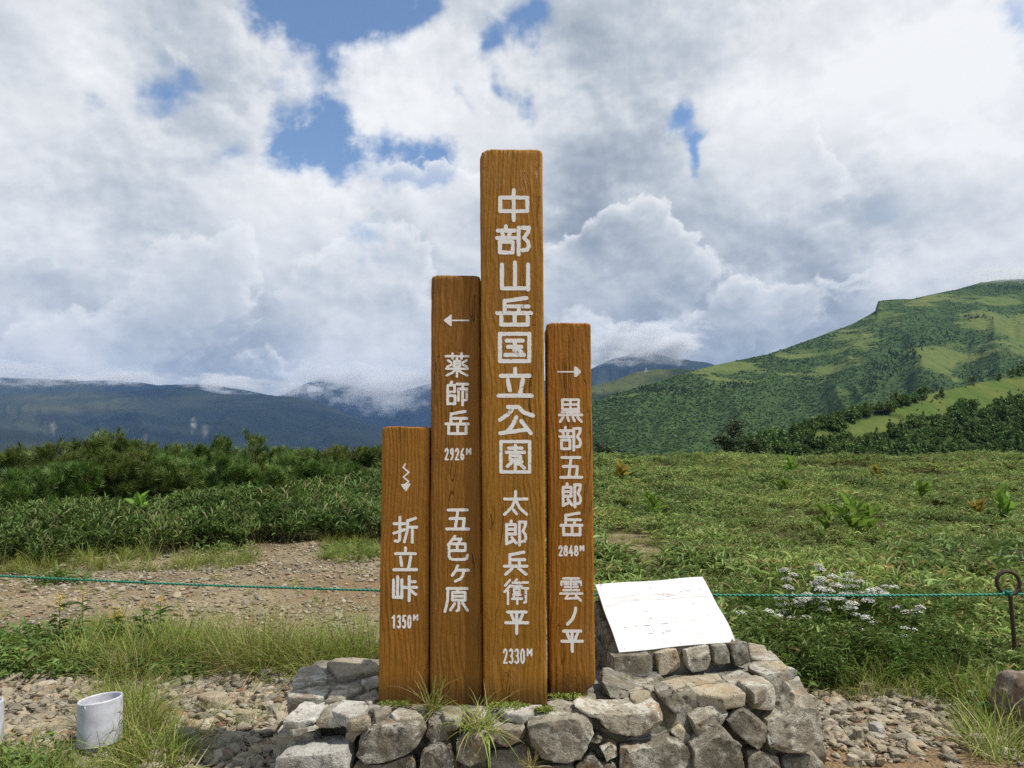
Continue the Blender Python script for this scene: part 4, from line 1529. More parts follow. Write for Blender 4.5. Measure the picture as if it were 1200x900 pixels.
ts([(862, 798), (886, 790), (892, 800), (880, 806)], 0.396, 'stone')
ts([(383, 776), (392, 771), (412, 770), (433, 771), (445, 780), (445, 786), (420, 789), (397, 793)], 0.410, 'stone_tan', 0.09, 0.006, 0.014)
ts([(343, 794), (352, 781), (372, 778), (384, 791), (381, 800), (345, 803)], 0.406, 'stone', 0.10, 0.007, 0.014)
ts([(336, 811), (352, 804), (387, 803), (385, 811), (377, 818), (337, 816)], 0.390, 'stone', 0.08)
ts([(381, 821), (392, 804), (418, 798), (426, 807), (401, 819)], 0.394, 'stone', 0.06)
ts([(422, 796), (443, 791), (446, 803), (431, 808)], 0.396, 'stone', 0.06)
ts([(420, 816), (441, 806), (446, 817), (433, 823)], 0.388, 'stone')
ts([(387, 832), (402, 819), (427, 821), (432, 827), (422, 837), (406, 839)], 0.400, 'stone_pale', 0.05, 0.004)
ts([(405, 841), (420, 838), (434, 838), (432, 843), (410, 845)], 0.383, 'stone_tan', 0.05)
ts([(436, 828), (458, 825), (459, 832), (440, 839)], 0.390, 'stone')
ts([(458, 835), (467, 828), (487, 832), (497, 839), (463, 842)], 0.388, 'stone')
ts([(583, 828), (610, 825), (636, 825), (633, 832), (613, 838), (593, 835)], 0.396, 'stone_pale', 0.04, 0.003)
ts([(640, 822), (655, 818), (680, 824), (673, 834), (645, 834)], 0.396, 'stone', 0.05)
ts([(517, 833), (538, 828), (545, 835), (533, 843), (521, 842)], 0.392, 'stone')
ts([(546, 832), (565, 826), (570, 835), (557, 846)], 0.392, 'stone')
ts([(672, 813), (700, 812), (699, 818), (681, 820)], 0.390, 'stone')
# the unseen flanks
for p, ext in (([(-0.98, 3.05, 0), (-1.00, 3.3, 0), (-0.99, 3.3, .2), (-0.97, 3.06, .22)], (.16, 0, 0)), ([(-1.03, 3.33, 0), (-1.05, 3.62, 0), (-1.04, 3.6, .3), (-1.01, 3.34, .32)], (.16, 0, 0)),
               ([(-1.08, 3.64, 0), (-1.12, 3.95, 0), (-1.08, 3.93, .33), (-1.06, 3.65, .33)], (.16, 0, 0)), ([(-0.99, 3.07, .2), (-1.00, 3.3, .22), (-0.97, 3.3, .31), (-1.0, 3.1, .31)], (.16, 0, 0)),
               ([(1.50, 3.50, 0), (1.56, 3.85, 0), (1.50, 3.85, .3), (1.45, 3.55, .28)], (-.16, 0, 0)), ([(1.55, 3.88, 0), (1.48, 4.2, 0), (1.42, 4.2, .33), (1.49, 3.88, .32)], (-.16, 0, 0)),
               ([(1.46, 4.22, 0), (1.1, 4.44, 0), (1.1, 4.42, .33), (1.4, 4.22, .34)], (-.1, -.14, 0)), ([(1.08, 4.46, 0), (.7, 4.48, 0), (.7, 4.44, .33), (1.06, 4.42, .33)], (0, -.16, 0)),
               ([(.68, 4.48, 0), (.3, 4.46, 0), (.3, 4.42, .34), (.66, 4.44, .32)], (0, -.16, 0)), ([(.27, 4.44, 0), (-.1, 4.25, 0), (-.1, 4.22, .32), (.26, 4.4, .33)], (.05, -.16, 0)),
               ([(-.12, 4.22, 0), (-.4, 4.05, 0), (-.4, 4.02, .33), (-.12, 4.18, .31)], (.05, -.16, 0)), ([(-.43, 4.05, 0), (-.8, 4.02, 0), (-.8, 3.99, .33), (-.44, 4.0, .32)], (0, -.16, 0))):
    _sn[0] += 1
    stone_from('stone', p, ext, M['stone'], PLINTH, bev=0.025, rough=0.012, seed=_sn[0], edge=0.05)
core = [(-0.88, 3.24), (-.4, 3.13), (0.40, 3.125), (0.9, 3.33), (1.30, 3.52), (1.43, 3.9), (1.33, 4.33), (0.3, 4.36), (-0.4, 3.96), (-1.06, 3.92), (-0.98, 3.4)]
stone_from('mortar_core', [(x, y, 0.374) for x, y in core], (0, 0, -0.46), M['mortar'], PLINTH, bev=0.03, rough=0.010, taper=1.04, seed=90, edge=0.035, cuts=0)


def moss_patch(px, py, z, r, seed):
    c = on_z(px, py, z)
    rg = np.random.default_rng(seed)
    n = 260
    a = rg.uniform(0, 6.28, n)
    q = r * np.sqrt(rg.random(n)) * (0.6 + 0.8 * vnoise(np.cos(a) * 2 + seed, np.sin(a) * 2))
    base = np.stack([c.x + q * np.cos(a) * 1.5, c.y + q * np.sin(a) * 0.7, np.full(n, z - 0.004)], -1)
    t = np.stack([rg.random(n), rg.random(n) * .5, (rg.random(n) < .2) * .6], -1)
    V, Fc, T = leaves(base, dirs(rg, n, 0.2, 1.4), rg.uniform(.008, .02, n), rg.uniform(.005, .010, n), rg, t)
    link('moss', mesh_np('moss', V, Fc, T), M['grass'], PLINTH)


moss_patch(664, 815, .398, .06, 1)
moss_patch(597, 826, .402, .05, 2)
moss_patch(637, 831, .402, .03, 3)
moss_patch(462, 824, .392, .05, 4)


# ---------------------------------------------------------------- signposts
R_ = lambda a, b, c, d: [(a, b), (c, b), (c, d), (a, d), (a, b)]
STROKES = {
    '中': [R_(8, 25, 92, 70), [(50, 0), (50, 100)]],
    '部': [[(26, 0), (26, 14)], [(2, 16), (52, 16)], [(15, 22), (18, 36)], [(38, 22), (35, 36)], [(0, 42), (54, 42)], R_(8, 56, 46, 94), [(64, 6), (64, 100)], [(64, 6), (94, 6), (92, 22), (80, 42), (91, 55), (95, 71), (89, 84), (76, 86)]],
    '山': [[(50, 0), (50, 92)], [(6, 8), (6, 94), (95, 94)], [(94, 8), (94, 98)]],
    '岳': [[(86, 2), (24, 13)], [(22, 12), (22, 54)], [(22, 32), (92, 32)], [(64, 32), (64, 54)], [(0, 56), (100, 56)], [(52, 58), (52, 96)], [(12, 68), (12, 97), (90, 97)], [(90, 68), (90, 97)]],
    '国': [R_(2, 2, 98, 98), [(24, 26), (76, 26)], [(28, 48), (72, 48)], [(20, 76), (80, 76)], [(50, 26), (50, 76)], [(64, 57), (71, 66)]],
    '立': [[(50, 0), (50, 20)], [(6, 25), (94, 25)], [(28, 40), (34, 76)], [(74, 38), (64, 92)], [(0, 95), (100, 95)]],
    '公': [[(38, 18), (26, 34), (4, 50)], [(28, 8), (58, 8), (72, 25), (100, 36)], [(52, 42), (40, 70), (26, 88)], [(6, 94), (84, 82)], [(66, 54), (94, 94)]],
    '園': [R_(2, 2, 98, 98), [(50, 14), (50, 34)], [(28, 23), (72, 23)], [(20, 36), (80, 36)], R_(33, 47, 67, 60), [(46, 61), (24, 80)], [(50, 66), (50, 90)], [(72, 66), (58, 74)], [(56, 66), (80, 86)]],
    '太': [[(4, 32), (96, 32)], [(50, 0), (48, 34), (34, 68), (4, 98)], [(51, 38), (66, 70), (96, 98)], [(40, 78), (54, 96)]],
    '郎': [[(28, 0), (28, 14)], [(8, 15), (48, 15), (48, 54), (8, 54)], [(8, 34), (48, 34)], [(8, 15), (8, 94), (32, 84)], [(32, 68), (52, 92)], [(66, 4), (66, 100)], [(66, 4), (94, 4), (92, 20), (82, 42), (92, 56), (95, 72), (89, 84), (78, 86)]],
    '兵': [[(86, 4), (26, 15)], [(24, 14), (24, 62)], [(24, 36), (90, 36)], [(66, 36), (66, 62)], [(0, 64), (100, 64)], [(34, 74), (6, 98)], [(64, 74), (96, 98)]],
    '衛': [[(24, 2), (4, 24)], [(26, 24), (2, 50)], [(16, 44), (16, 100)], [(52, 0), (44, 12)], [(36, 13), (68, 13)], [(64, 13), (62, 26)], [(32, 27), (72, 27)], R_(42, 37, 64, 52), [(38, 62), (68, 62)], [(42, 62), (40, 78)], [(34, 79), (74, 79)], [(55, 62), (55, 100)],
           [(78, 12), (98, 12)], [(76, 36), (100, 36)], [(91, 36), (91, 92), (83, 95)]],
    '平': [[(8, 6), (92, 6)], [(26, 18), (36, 42)], [(76, 18), (65, 42)], [(0, 53), (100, 53)], [(50, 6), (50, 100)]],
    '薬': [[(0, 12), (100, 12)], [(30, 0), (30, 22)], [(70, 0), (70, 22)], [(51, 22), (47, 31)], R_(37, 33, 63, 56), [(37, 44), (63, 44)], [(10, 30), (24, 39)], [(6, 58), (26, 49)], [(92, 30), (76, 39)], [(94, 57), (76, 49)], [(2, 66), (98, 66)], [(50, 58), (50, 100)], [(44, 70), (30, 83), (5, 95)], [(56, 70), (70, 83), (96, 95)]],
    '師': [[(27, 0), (20, 12)], [(8, 15), (8, 96)], [(8, 15), (40, 15), (40, 44), (8, 44)], [(8, 60), (42, 60), (42, 95), (8, 95)], [(50, 10), (100, 10)], [(58, 31), (58, 80)], [(58, 31), (96, 31), (96, 77), (88, 79)], [(77, 10), (77, 100)]],
    '五': [[(6, 6), (92, 6)], [(50, 6), (38, 92)], [(14, 46), (80, 46), (74, 92)], [(0, 94), (100, 94)]],
    '色': [[(40, 0), (10, 36)], [(36, 12), (68, 12), (54, 30)], R_(14, 32, 88, 60), [(51, 32), (51, 60)], [(14, 34), (14, 82), (20, 93), (32, 97), (84, 97), (94, 92), (98, 78)]],
    'ヶ': [[(34, 0), (24, 30), (2, 60)], [(28, 28), (100, 28)], [(72, 28), (68, 60), (52, 84), (20, 98)]],
    '原': [[(10, 4), (98, 4)], [(14, 4), (13, 50), (2, 98)], [(60, 6), (54, 18)], R_(34, 20, 90, 52), [(34, 36), (90, 36)], [(62, 54), (62, 92), (53, 96)], [(44, 66), (26, 92)], [(78, 64), (100, 94)]],
    '折': [[(0, 26), (46, 26)], [(25, 0), (25, 90), (18, 97), (6, 95)], [(0, 64), (46, 50)], [(94, 4), (60, 15)], [(60, 14), (59, 54), (46, 98)], [(60, 40), (100, 40)], [(81, 40), (81, 100)]],
    '峠': [[(20, 0), (20, 82)], [(3, 14), (3, 86), (38, 86)], [(38, 12), (38, 88)], [(68, 0), (68, 42)], [(68, 20), (94, 20)], [(46, 44), (100, 44)], [(69, 46), (69, 100)], [(76, 58), (96, 74)]],
    '黒': [R_(14, 2, 86, 44), [(14, 23), (86, 23)], [(50, 2), (50, 68)], [(12, 56), (88, 56)], [(0, 69), (100, 69)], [(16, 80), (4, 98)], [(37, 80), (42, 95)], [(60, 80), (67, 95)], [(82, 80), (98, 98)]],
    '雲': [[(14, 4), (86, 4)], [(50, 4), (50, 44)], [(5, 32), (5, 18), (95, 18), (95, 32)], [(20, 29), (38, 29)], [(20, 41), (38, 41)], [(62, 29), (80, 29)], [(62, 41), (80, 41)], [(14, 55), (86, 55)], [(0, 70), (100, 70)], [(40, 70), (24, 92), (84, 89)], [(72, 79), (94, 100)]],
    'ノ': [[(92, 0), (80, 38), (52, 72), (4, 100)]],
    '0': [[(20, 10), (50, 0), (80, 10), (92, 30), (92, 70), (80, 90), (50, 100), (20, 90), (8, 70), (8, 30), (20, 10)]],
    '1': [[(10, 18), (60, 0), (60, 100)]],
    '2': [[(6, 24), (24, 5), (58, 0), (88, 14), (88, 36), (60, 60), (6, 99), (96, 99)]],
    '3': [[(8, 12), (40, 0), (80, 7), (88, 26), (70, 44), (42, 48)], [(42, 48), (76, 54), (94, 72), (82, 93), (44, 100), (4, 90)]],
    '4': [[(60, 0), (2, 70), (100, 70)], [(72, 40), (72, 100)]],
    '5': [[(90, 2), (18, 2), (14, 46), (50, 38), (84, 48), (94, 70), (80, 93), (44, 100), (4, 90)]],
    '6': [[(80, 0), (40, 20), (10, 56), (12, 84), (46, 100), (84, 88), (90, 66), (58, 52), (16, 62)]],
    '8': [[(50, 0), (86, 10), (86, 36), (50, 47), (14, 36), (14, 10), (50, 0)], [(50, 47), (94, 60), (94, 88), (50, 100), (6, 88), (6, 60), (50, 47)]],
    '9': [[(86, 30), (62, 49), (24, 46), (8, 26), (26, 5), (64, 0), (88, 18), (84, 52), (60, 84), (30, 100)]],
    'M': [[(6, 100), (6, 0), (50, 62), (94, 0), (94, 100)]],
}
def painted(strokes, r, x0, z0, x1, z1, Y, seed, h=0.0009):
    """the painted bottom of cut strokes, as one flat outline with a rough edge (distance field, marching squares)"""
    m = r * 1.6
    gx_ = np.arange(x0 - m, x1 + m + h, h)
    gz_ = np.arange(z0 - m, z1 + m + h, h)
    A, B = np.meshgrid(gx_, gz_, indexing='ij')
    D = np.full(A.shape, 1e3)
    for st in strokes:
        for p, q in zip(st[:-1], st[1:]):
            dx, dz = q[0] - p[0], q[1] - p[1]
            t = np.clip(((A - p[0]) * dx + (B - p[1]) * dz) / max(dx * dx + dz * dz, 1e-12), 0, 1)
            D = np.minimum(D, np.hypot(A - p[0] - t * dx, B - p[1] - t * dz))
    D = D - r * (1 + 0.30 * fbm(A / .013 + seed, B / .018, 2, seed % 50)) - r * 0.22 * fbm(A / .0035, B / .006 + seed, 2, seed % 40)
    nx, nz = A.shape
    ins = D < 0
    full = ins[:-1, :-1] & ins[1:, :-1] & ins[1:, 1:] & ins[:-1, 1:]
    anyi = ins[:-1, :-1] | ins[1:, :-1] | ins[1:, 1:] | ins[:-1, 1:]
    V, T = [], []
    ii, kk = np.nonzero(full)
    idx = np.full(A.shape, -1)
    used = np.zeros(A.shape, bool)
    for di, dk in ((0, 0), (1, 0), (1, 1), (0, 1)):
        used[ii + di, kk + dk] = True
    ui, uk = np.nonzero(used)
    idx[ui, uk] = np.arange(len(ui))
    yf = Y - 0.0007
    V = [(x, yf, z) for x, z in zip(A[ui, uk], B[ui, uk])]
    a_, b_, c_, d_ = idx[ii, kk], idx[ii + 1, kk], idx[ii + 1, kk + 1], idx[ii, kk + 1]
    T = [tuple(t) for t in np.concatenate([np.stack([a_, b_, c_], 1), np.stack([a_, c_, d_], 1)])]
    for i, k in zip(*np.nonzero(anyi & ~full)):
        cs = [(i, k), (i + 1, k), (i + 1, k + 1), (i, k + 1)]
        poly, cut = [], []
        for n in range(4):
            p, q = cs[n], cs[(n + 1) % 4]
            dp, dq = D[p], D[q]
            if dp < 0:
                poly.append((A[p], B[p]))
            if (dp < 0) != (dq < 0):
                t = dp / (dp - dq)
                w = (A[p] + (A[q] - A[p]) * t, B[p] + (B[q] - B[p]) * t)
                poly.append(w)
                cut.append(w)
        s = len(V)
        V += [(x, yf, z) for x, z in poly]
        T += [(s, s + n, s + n + 1) for n in range(1, len(poly) - 1)]
        if len(cut) == 2:
            s = len(V)
            V += [(cut[0][0], yf, cut[0][1]), (cut[1][0], yf, cut[1][1]), (cut[1][0], Y + .003, cut[1][1]), (cut[0][0], Y + .003, cut[0][1])]
            T += [(s, s + 1, s + 2), (s, s + 2, s + 3)]
    return np.array(V), np.array(T)


def glyphs(items, Y, name, parent, wpx):
    """items: (characters, x0, x1, y0, y1) boxes on the post's face; wpx: stroke width in photo pixels"""
    parts = []
    for chs, x0, x1, y0, y1 in items:
        n = len(chs)
        step = (x1 - x0) / n
        for i, ch in enumerate(chs):
            k = 1.0 if n == 1 else .90
            cx0 = x0 + i * step + (0 if n == 1 else step * .02)
            a, b = at(cx0, y1, Y), at(cx0 + step * k, y0, Y)
            r = wpx / 2 * Y / F * (0.80 if ch in '薬衛雲園' else (0.92 if ch in '師黒色原' else 1))
            ax, az, bx, bz = a.x + r * .9, a.z + r * .9, b.x - r * .9, b.z - r * .9
            sts = [[(ax + (bx - ax) * p[0] / 100, bz + (az - bz) * p[1] / 100) for p in st] for st in STROKES[ch]]
            parts.append(painted(sts, r, ax, az, bx, bz, Y, ord(ch) % 97 + i))
    V, Fc = join(parts)
    return link(name, mesh_np(name, V, Fc), M['paint'], parent)


STROKES['←'] = [[(100, 50), (24, 50)], [(0, 50), (27, 2), (27, 98), (0, 50)], [(8, 50), (22, 24), (22, 76), (8, 50)], [(16, 50), (18, 40), (18, 60)]]
STROKES['→'] = [[(0, 50), (78, 50)], [(76, 2), (84, 4), (100, 46), (100, 56), (84, 96), (76, 98), (76, 2)], [(82, 20), (92, 50), (82, 80), (82, 20)], [(86, 44), (86, 58)]]
STROKES['⇣'] = [[(40, 2), (12, 14), (84, 32), (16, 50), (86, 66), (50, 74), (50, 80)], [(0, 78), (98, 76), (50, 100), (0, 78)], [(24, 82), (72, 82), (50, 92), (24, 82)]]


def post(label, top, bot, Y, depth, seed, cham, mat, brcut=None):
    """top: (xl, xr, y), bot: (xl, xr, y) of the front face in the photo"""
    xl0, xr0, y0 = top
    xl1, xr1, y1 = bot
    foot = 0.32
    # carry the edges down below the stones
    yb = y1
    while at(600, yb, Y).z > foot:
        yb += 1

    def ex(x0, x1, y):
        return x0 + (x1 - x0) * (y - y0) / (y1 - y0)
    cl, cr_ = cham
    pts = [(ex(xl0, xl1, y0 + cl), y0 + cl), (ex(xl0, xl1, y0 + cl * .35) + cl * .22, y0 + cl * .34), (xl0 + cl * .8, y0 + 0.5), (xl0 + cl * 1.6, y0 - .3), (xr0 - cr_ * 1.5, y0 + .2), (xr0 - cr_ * .8, y0 + 0.8),
           (ex(xr0, xr1, y0 + cr_ * .35) - cr_ * .22, y0 + cr_ * .36), (ex(xr0, xr1, y0 + cr_), y0 + cr_)]
    if brcut:
        pts += [(xr1, brcut), (xr1 - 2, brcut + 6), (xr1 - 9, y1)]
    else:
        pts += [(ex(xr0, xr1, yb), yb)]
    pts += [(ex(xl0, xl1, yb), yb)]
    if brcut:
        pts.insert(-1, (xr1 - 14, yb))
    F_ = [at(x, y, Y) for x, y in pts]
    c = at((xl1 + xr1) / 2, y1, Y)
    root = empty('sign_post', (c.x, Y + depth / 2, 0.38), label, 'signpost', 'brown wooden signposts in a row on the plinth')
    bm = bmesh.new()
    f = [bm.verts.new(p) for p in F_]
    b = [bm.verts.new(p + Vector((0, depth, 0))) for p in F_]
    n = len(f)
    bm.faces.new(f)
    bm.faces.new(b[::-1])
    for i in range(n):
        bm.faces.new((f[i], b[i], b[(i + 1) % n], f[(i + 1) % n]))
    bmesh.ops.recalc_face_normals(bm, faces=bm.faces[:])
    es = [e for e in bm.edges if (e.verts[0] in f) == (e.verts[1] in f)]
    bmesh.ops.bevel(bm, geom=es, offset=0.021, segments=3, profile=0.6, affect='EDGES', clamp_overlap=True)
    bmesh.ops.triangulate(bm, faces=[q for q in bm.faces if len(q.verts) > 4])
    for _ in range(6):
        lo = [e for e in bm.edges if e.calc_length() > 0.035]
        if not lo:
            break
        bmesh.ops.subdivide_edges(bm, edges=lo, cuts=1)
        bmesh.ops.triangulate(bm, faces=[q for q in bm.faces if len(q.verts) > 3])
    bm.normal_update()
    mv = []
    for v in bm.verts:
        p = v.co + Vector((seed * 5, 0, 0))
        flat = 1.0 if v.normal.y > -0.98 else 0.0
        mv.append((noise.noise(Vector((p.x * 30, p.y * 30, p.z * 3))) * 0.0022 + noise.noise(p * 22) * 0.0016) * flat)
    for v, a in zip(bm.verts, mv):
        v.co += v.normal * a
    me = from_bm('post', bm, False)
    link('post', me, mat, root)
    return root


WOOD = [wood_material('stained_wood_%s' % n, l, d, s, 2.52 if n == 'tall' else 0.0) for n, l, d, s in
        (('short', (0.37, 0.162, 0.022), (0.26, 0.106, 0.013), 1.3), ('second', (0.32, 0.142, 0.022), (0.225, 0.093, 0.013), 2.7), ('tall', (0.41, 0.190, 0.024), (0.29, 0.126, 0.014), 4.1), ('right', (0.40, 0.174, 0.022), (0.28, 0.113, 0.013), 5.9))]
Y1, Y2, Y3, Y4 = 3.235, 3.225, 3.20, 3.31
p1 = post('shortest brown wooden post, carved with a zigzag arrow and 1350M, left end of the row', (447.5, 503.5, 500), (443, 502, 820), Y1, .22, 1, (4, 3), WOOD[0])
p2 = post('brown wooden post with an arrow pointing left and 2926M, beside the tallest post', (505, 562.8, 322), (503.4, 566, 822), Y2, .22, 2, (5, 5), WOOD[1])
p3 = post('tallest brown wooden post with large white characters and 2330M', (562, 636, 174), (566.5, 641, 823), Y3, .27, 3, (10, 5), WOOD[2])
p4 = post('brown wooden post with an arrow pointing right and 2848M, next to the white panel', (640.5, 692.5, 378), (644, 698, 809), Y4, .23, 4, (4, 4), WOOD[3], 797)
glyphs([('中', 581, 623, 221, 260), ('部', 580.5, 624, 263, 300), ('山', 584, 623, 305.5, 342), ('岳', 580.5, 624.5, 346.5, 383.5), ('国', 583, 623, 388.5, 426), ('立', 582, 625, 430, 467.5), ('公', 582, 626.5, 472, 512),
        ('園', 584.5, 623, 515, 555.5)], Y3, 'inscription', p3, 4.8)
glyphs([('太', 588.5, 620, 574.5, 605), ('郎', 590, 619, 609, 640.5), ('兵', 589.5, 619, 644.5, 675), ('衛', 589.5, 620, 678, 709), ('平', 591, 620, 714, 744)], Y3, 'inscription', p3, 3.4)
glyphs([('2330', 589, 616, 760, 778), ('M', 617, 624, 760, 769)], Y3, 'elevation', p3, 2.0)
glyphs([('←', 520, 550, 368.5, 382.5)], Y2, 'arrow', p2, 1.7)
glyphs([('薬', 521, 550, 413, 442.5), ('師', 521, 549.5, 446, 476), ('岳', 521, 550.5, 480, 510.5)], Y2, 'inscription', p2, 3.4)
glyphs([('2926', 520.5, 545, 525, 539.5), ('M', 545.8, 552.5, 525, 533)], Y2, 'elevation', p2, 2.0)
glyphs([('五', 522, 551, 594.5, 623), ('色', 521, 550, 627, 658), ('ヶ', 528, 550.5, 661.5, 683), ('原', 519.5, 549.5, 687, 718.5)], Y2, 'inscription', p2, 3.4)
glyphs([('⇣', 470, 481.5, 542.5, 576)], Y1, 'arrow', p1, 1.7)
glyphs([('折', 460, 490, 604.5, 637), ('立', 460, 490, 640.5, 670.5), ('峠', 458.5, 490, 674.5, 705.5)], Y1, 'inscription', p1, 3.4)
glyphs([('1350', 458.5, 483, 720.5, 736.5), ('M', 483.8, 490.5, 720, 727.5)], Y1, 'elevation', p1, 2.0)
glyphs([('→', 653, 680.5, 429.5, 442)], Y4, 'arrow', p4, 1.7)
glyphs([('黒', 654, 683, 466.5, 496), ('部', 654.5, 683, 499, 529), ('五', 655.5, 683, 533, 562.5), ('郎', 656.5, 683, 565.5, 595.5), ('岳', 656, 683.5, 599, 629)], Y4, 'inscription', p4, 3.4)
glyphs([('2848', 654, 678.5, 639, 652), ('M', 679, 685, 639, 646)], Y4, 'elevation', p4, 2.0)
glyphs([('雲', 655.5, 683, 675.5, 705), ('ノ', 663, 677, 711, 733), ('平', 657, 684, 736.5, 765)], Y4, 'inscription', p4, 3.4)


# ---------------------------------------------------------------- map pedestal
FL, FR = at(726, 764, 3.55), at(864, 751, 3.755)
BL, BR = at(697.5, 685, 3.83), at(823, 676, 4.037)
PED = empty('panel_pedestal', ((FL.x + BR.x) / 2, (FL.y + BR.y) / 2, 0.35), 'small stone pedestal carrying a tilted white panoramic map panel', 'map pedestal')
cen = (FL + FR + BL + BR) / 4


def inn(p, k, dz):
    q = cen + (p - cen) * k
    return Vector((q.x, q.y, q.z + dz))


bm = bmesh.new()
tp = [inn(FL, .96, -.014), inn(FR, .96, -.014), inn(BR, .96, -.014), inn(BL, .96, -.014)]
bt = [Vector((p.x, p.y, 0.36)) for p in tp]
a = [bm.verts.new(p) for p in tp]
b = [bm.verts.new(p) for p in bt]
bm.faces.new(a)
bm.faces.new(b[::-1])
for i in range(4):
    bm.faces.new((a[i], b[i], b[(i + 1) % 4], a[(i + 1) % 4]))
bmesh.ops.recalc_face_normals(bm, faces=bm.faces[:])
link('mortar_core', from_bm('mortar_core', bm), M['mortar'], PED)


def fline(px, off=0.0):
    return 3.50 + (px - 720) / 157 * 0.23 + off


def ms(poly, mat, ext=(-.03, .12, 0)):
    _sn[0] += 1
    stone_from('stone', [at(x, y, fline(x)) for x, y in poly], ext, M[mat], PED, bev=0.016, rough=0.007, seed=_sn[0], edge=0.016)


ms([(720, 768), (742, 768), (765, 766), (764, 792), (738, 794), (730, 800), (721, 794)], 'stone_dark')
ms([(770, 767), (782, 763), (793, 761), (799, 783), (792, 789), (773, 792)], 'stone_tan')
ms([(803, 763), (818, 759), (832, 757), (834, 780), (828, 785), (812, 788), (805, 782)], 'stone')
ms([(837, 758), (853, 755), (856, 777), (838, 781)], 'stone')
ms([(857, 757), (866, 752), (875, 753), (878, 775), (871, 782), (862, 781)], 'stone_dark')
# its two flanks and back, each laid of a few stones under the slope of the panel
for (A0, A1), sgn in (((FL, BL), 1), ((FR, BR), -1)):
    side = (Vector((FR.x - FL.x, FR.y - FL.y, 0)).normalized()) * sgn
    for t0, t1, zt in ((0.02, .34, 0), (.36, .66, 0), (.68, .98, 0)):
        q0, q1 = A0.lerp(A1, t0), A0.lerp(A1, t1)
        z0, z1 = q0.z - .045, q1.z - .045
        levels = 1 if t0 < .1 else 2
        for k in range(levels):
            f0, f1 = k / levels, (k + 1) / levels - .03
            o_ = -side * 0.012
            _sn[0] += 1
            stone_from('stone', [Vector((q0.x, q0.y, .36 + (z0 - .36) * f0)) + o_, Vector((q1.x, q1.y, .36 + (z1 - .36) * f0)) + o_, Vector((q1.x, q1.y, .36 + (z1 - .36) * f1)) + o_, Vector((q0.x, q0.y, .36 + (z0 - .36) * f1)) + o_],
                       side * .09, M['stone_dark'], PED, bev=0.018, rough=0.010, seed=_sn[0], edge=0.025)
for t0, t1 in ((0.02, .32), (.34, .66), (.68, .98)):
    for k in range(2):
        q0, q1 = BL.lerp(BR, t0), BL.lerp(BR, t1)
        z0, z1 = .36 + (q0.z - .49) * k / 2, .36 + (q0.z - .49) * (k + 1) / 2 - .01
        _sn[0] += 1
        bk = Vector((-(FR.y - FL.y), FR.x - FL.x, 0)).normalized()
        stone_from('stone', [Vector((q0.x, q0.y, z0)) + bk * .02, Vector((q1.x, q1.y, z0)) + bk * .02, Vector((q1.x, q1.y, z1)) + bk * .02, Vector((q0.x, q0.y, z1)) + bk * .02], -bk * .07, M['stone_dark'], PED, bev=0.018, rough=0.010, seed=_sn[0], edge=0.03)

# the panel: a thin sheet, a little buckled at its edges
PN = (FR - FL).cross(BL - FL).normalized()


def plate_pt(u, v, lift=0.0):
    """u to the right, v from the far edge to the near edge"""
    p = BL.lerp(BR, u).lerp(FL.lerp(FR, u), v)
    wv = 0.004 * math.sin(u * 9 + v * 3) * (abs(v - .5) * 2) ** 4 + 0.003 * math.sin(v * 11) * (abs(u - .5) * 2) ** 6
    if u > .9 and v > .85:
        wv -= 0.012 * (u - .9) * (v - .85) / .015
    return p + PN * (wv + lift)


nu, nv = 33, 25
V = np.array([tuple(plate_pt(i / (nu - 1), j / (nv - 1), 0.0)) for i in range(nu) for j in range(nv)] + [tuple(plate_pt(i / (nu - 1), j / (nv - 1), -0.007)) for i in range(nu) for j in range(nv)])
gf = grid_faces(nu, nv)
N_ = nu * nv
rim = [(i * nv) for i in range(nu)] + [(nu - 1) * nv + j for j in range(1, nv)] + [i * nv + nv - 1 for i in range(nu - 2, -1, -1)] + [j for j in range(nv - 2, 0, -1)]
sides = [(rim[k], rim[(k + 1) % len(rim)], rim[(k + 1) % len(rim)] + N_, rim[k] + N_) for k in range(len(rim))]
bm = bmesh.new()
vs = [bm.verts.new(p) for p in V]
for f in np.concatenate([gf, gf[:, ::-1] + N_, np.array(sides)]):
    bm.faces.new([vs[i] for i in f])
bmesh.ops.recalc_face_normals(bm, faces=bm.faces[:])
PANEL = link('panel', from_bm('panel', bm, False), M['plate'], PED)


def from_zoom(x, y):
    """a point of the enlarged photo to panel coordinates"""
    q = np.array([x, y], float)
    c = [np.array(k, float) for k in ((45, 150), (790, 95), (1045, 545), (215, 625))]
    u, v = .5, .5
    for _ in range(25):
        p = (c[0] * (1 - u) + c[1] * u) * (1 - v) + (c[3] * (1 - u) + c[2] * u) * v
        du = (c[1] - c[0]) * (1 - v) + (c[2] - c[3]) * v
        dv = (c[3] * (1 - u) + c[2] * u) - (c[0] * (1 - u) + c[1] * u)
        s = np.linalg.solve(np.stack([du, dv], 1), q - p)
        u, v = u + s[0], v + s[1]
    return min(max(u, 0.01), .99), min(max(v, 0.01), .99)


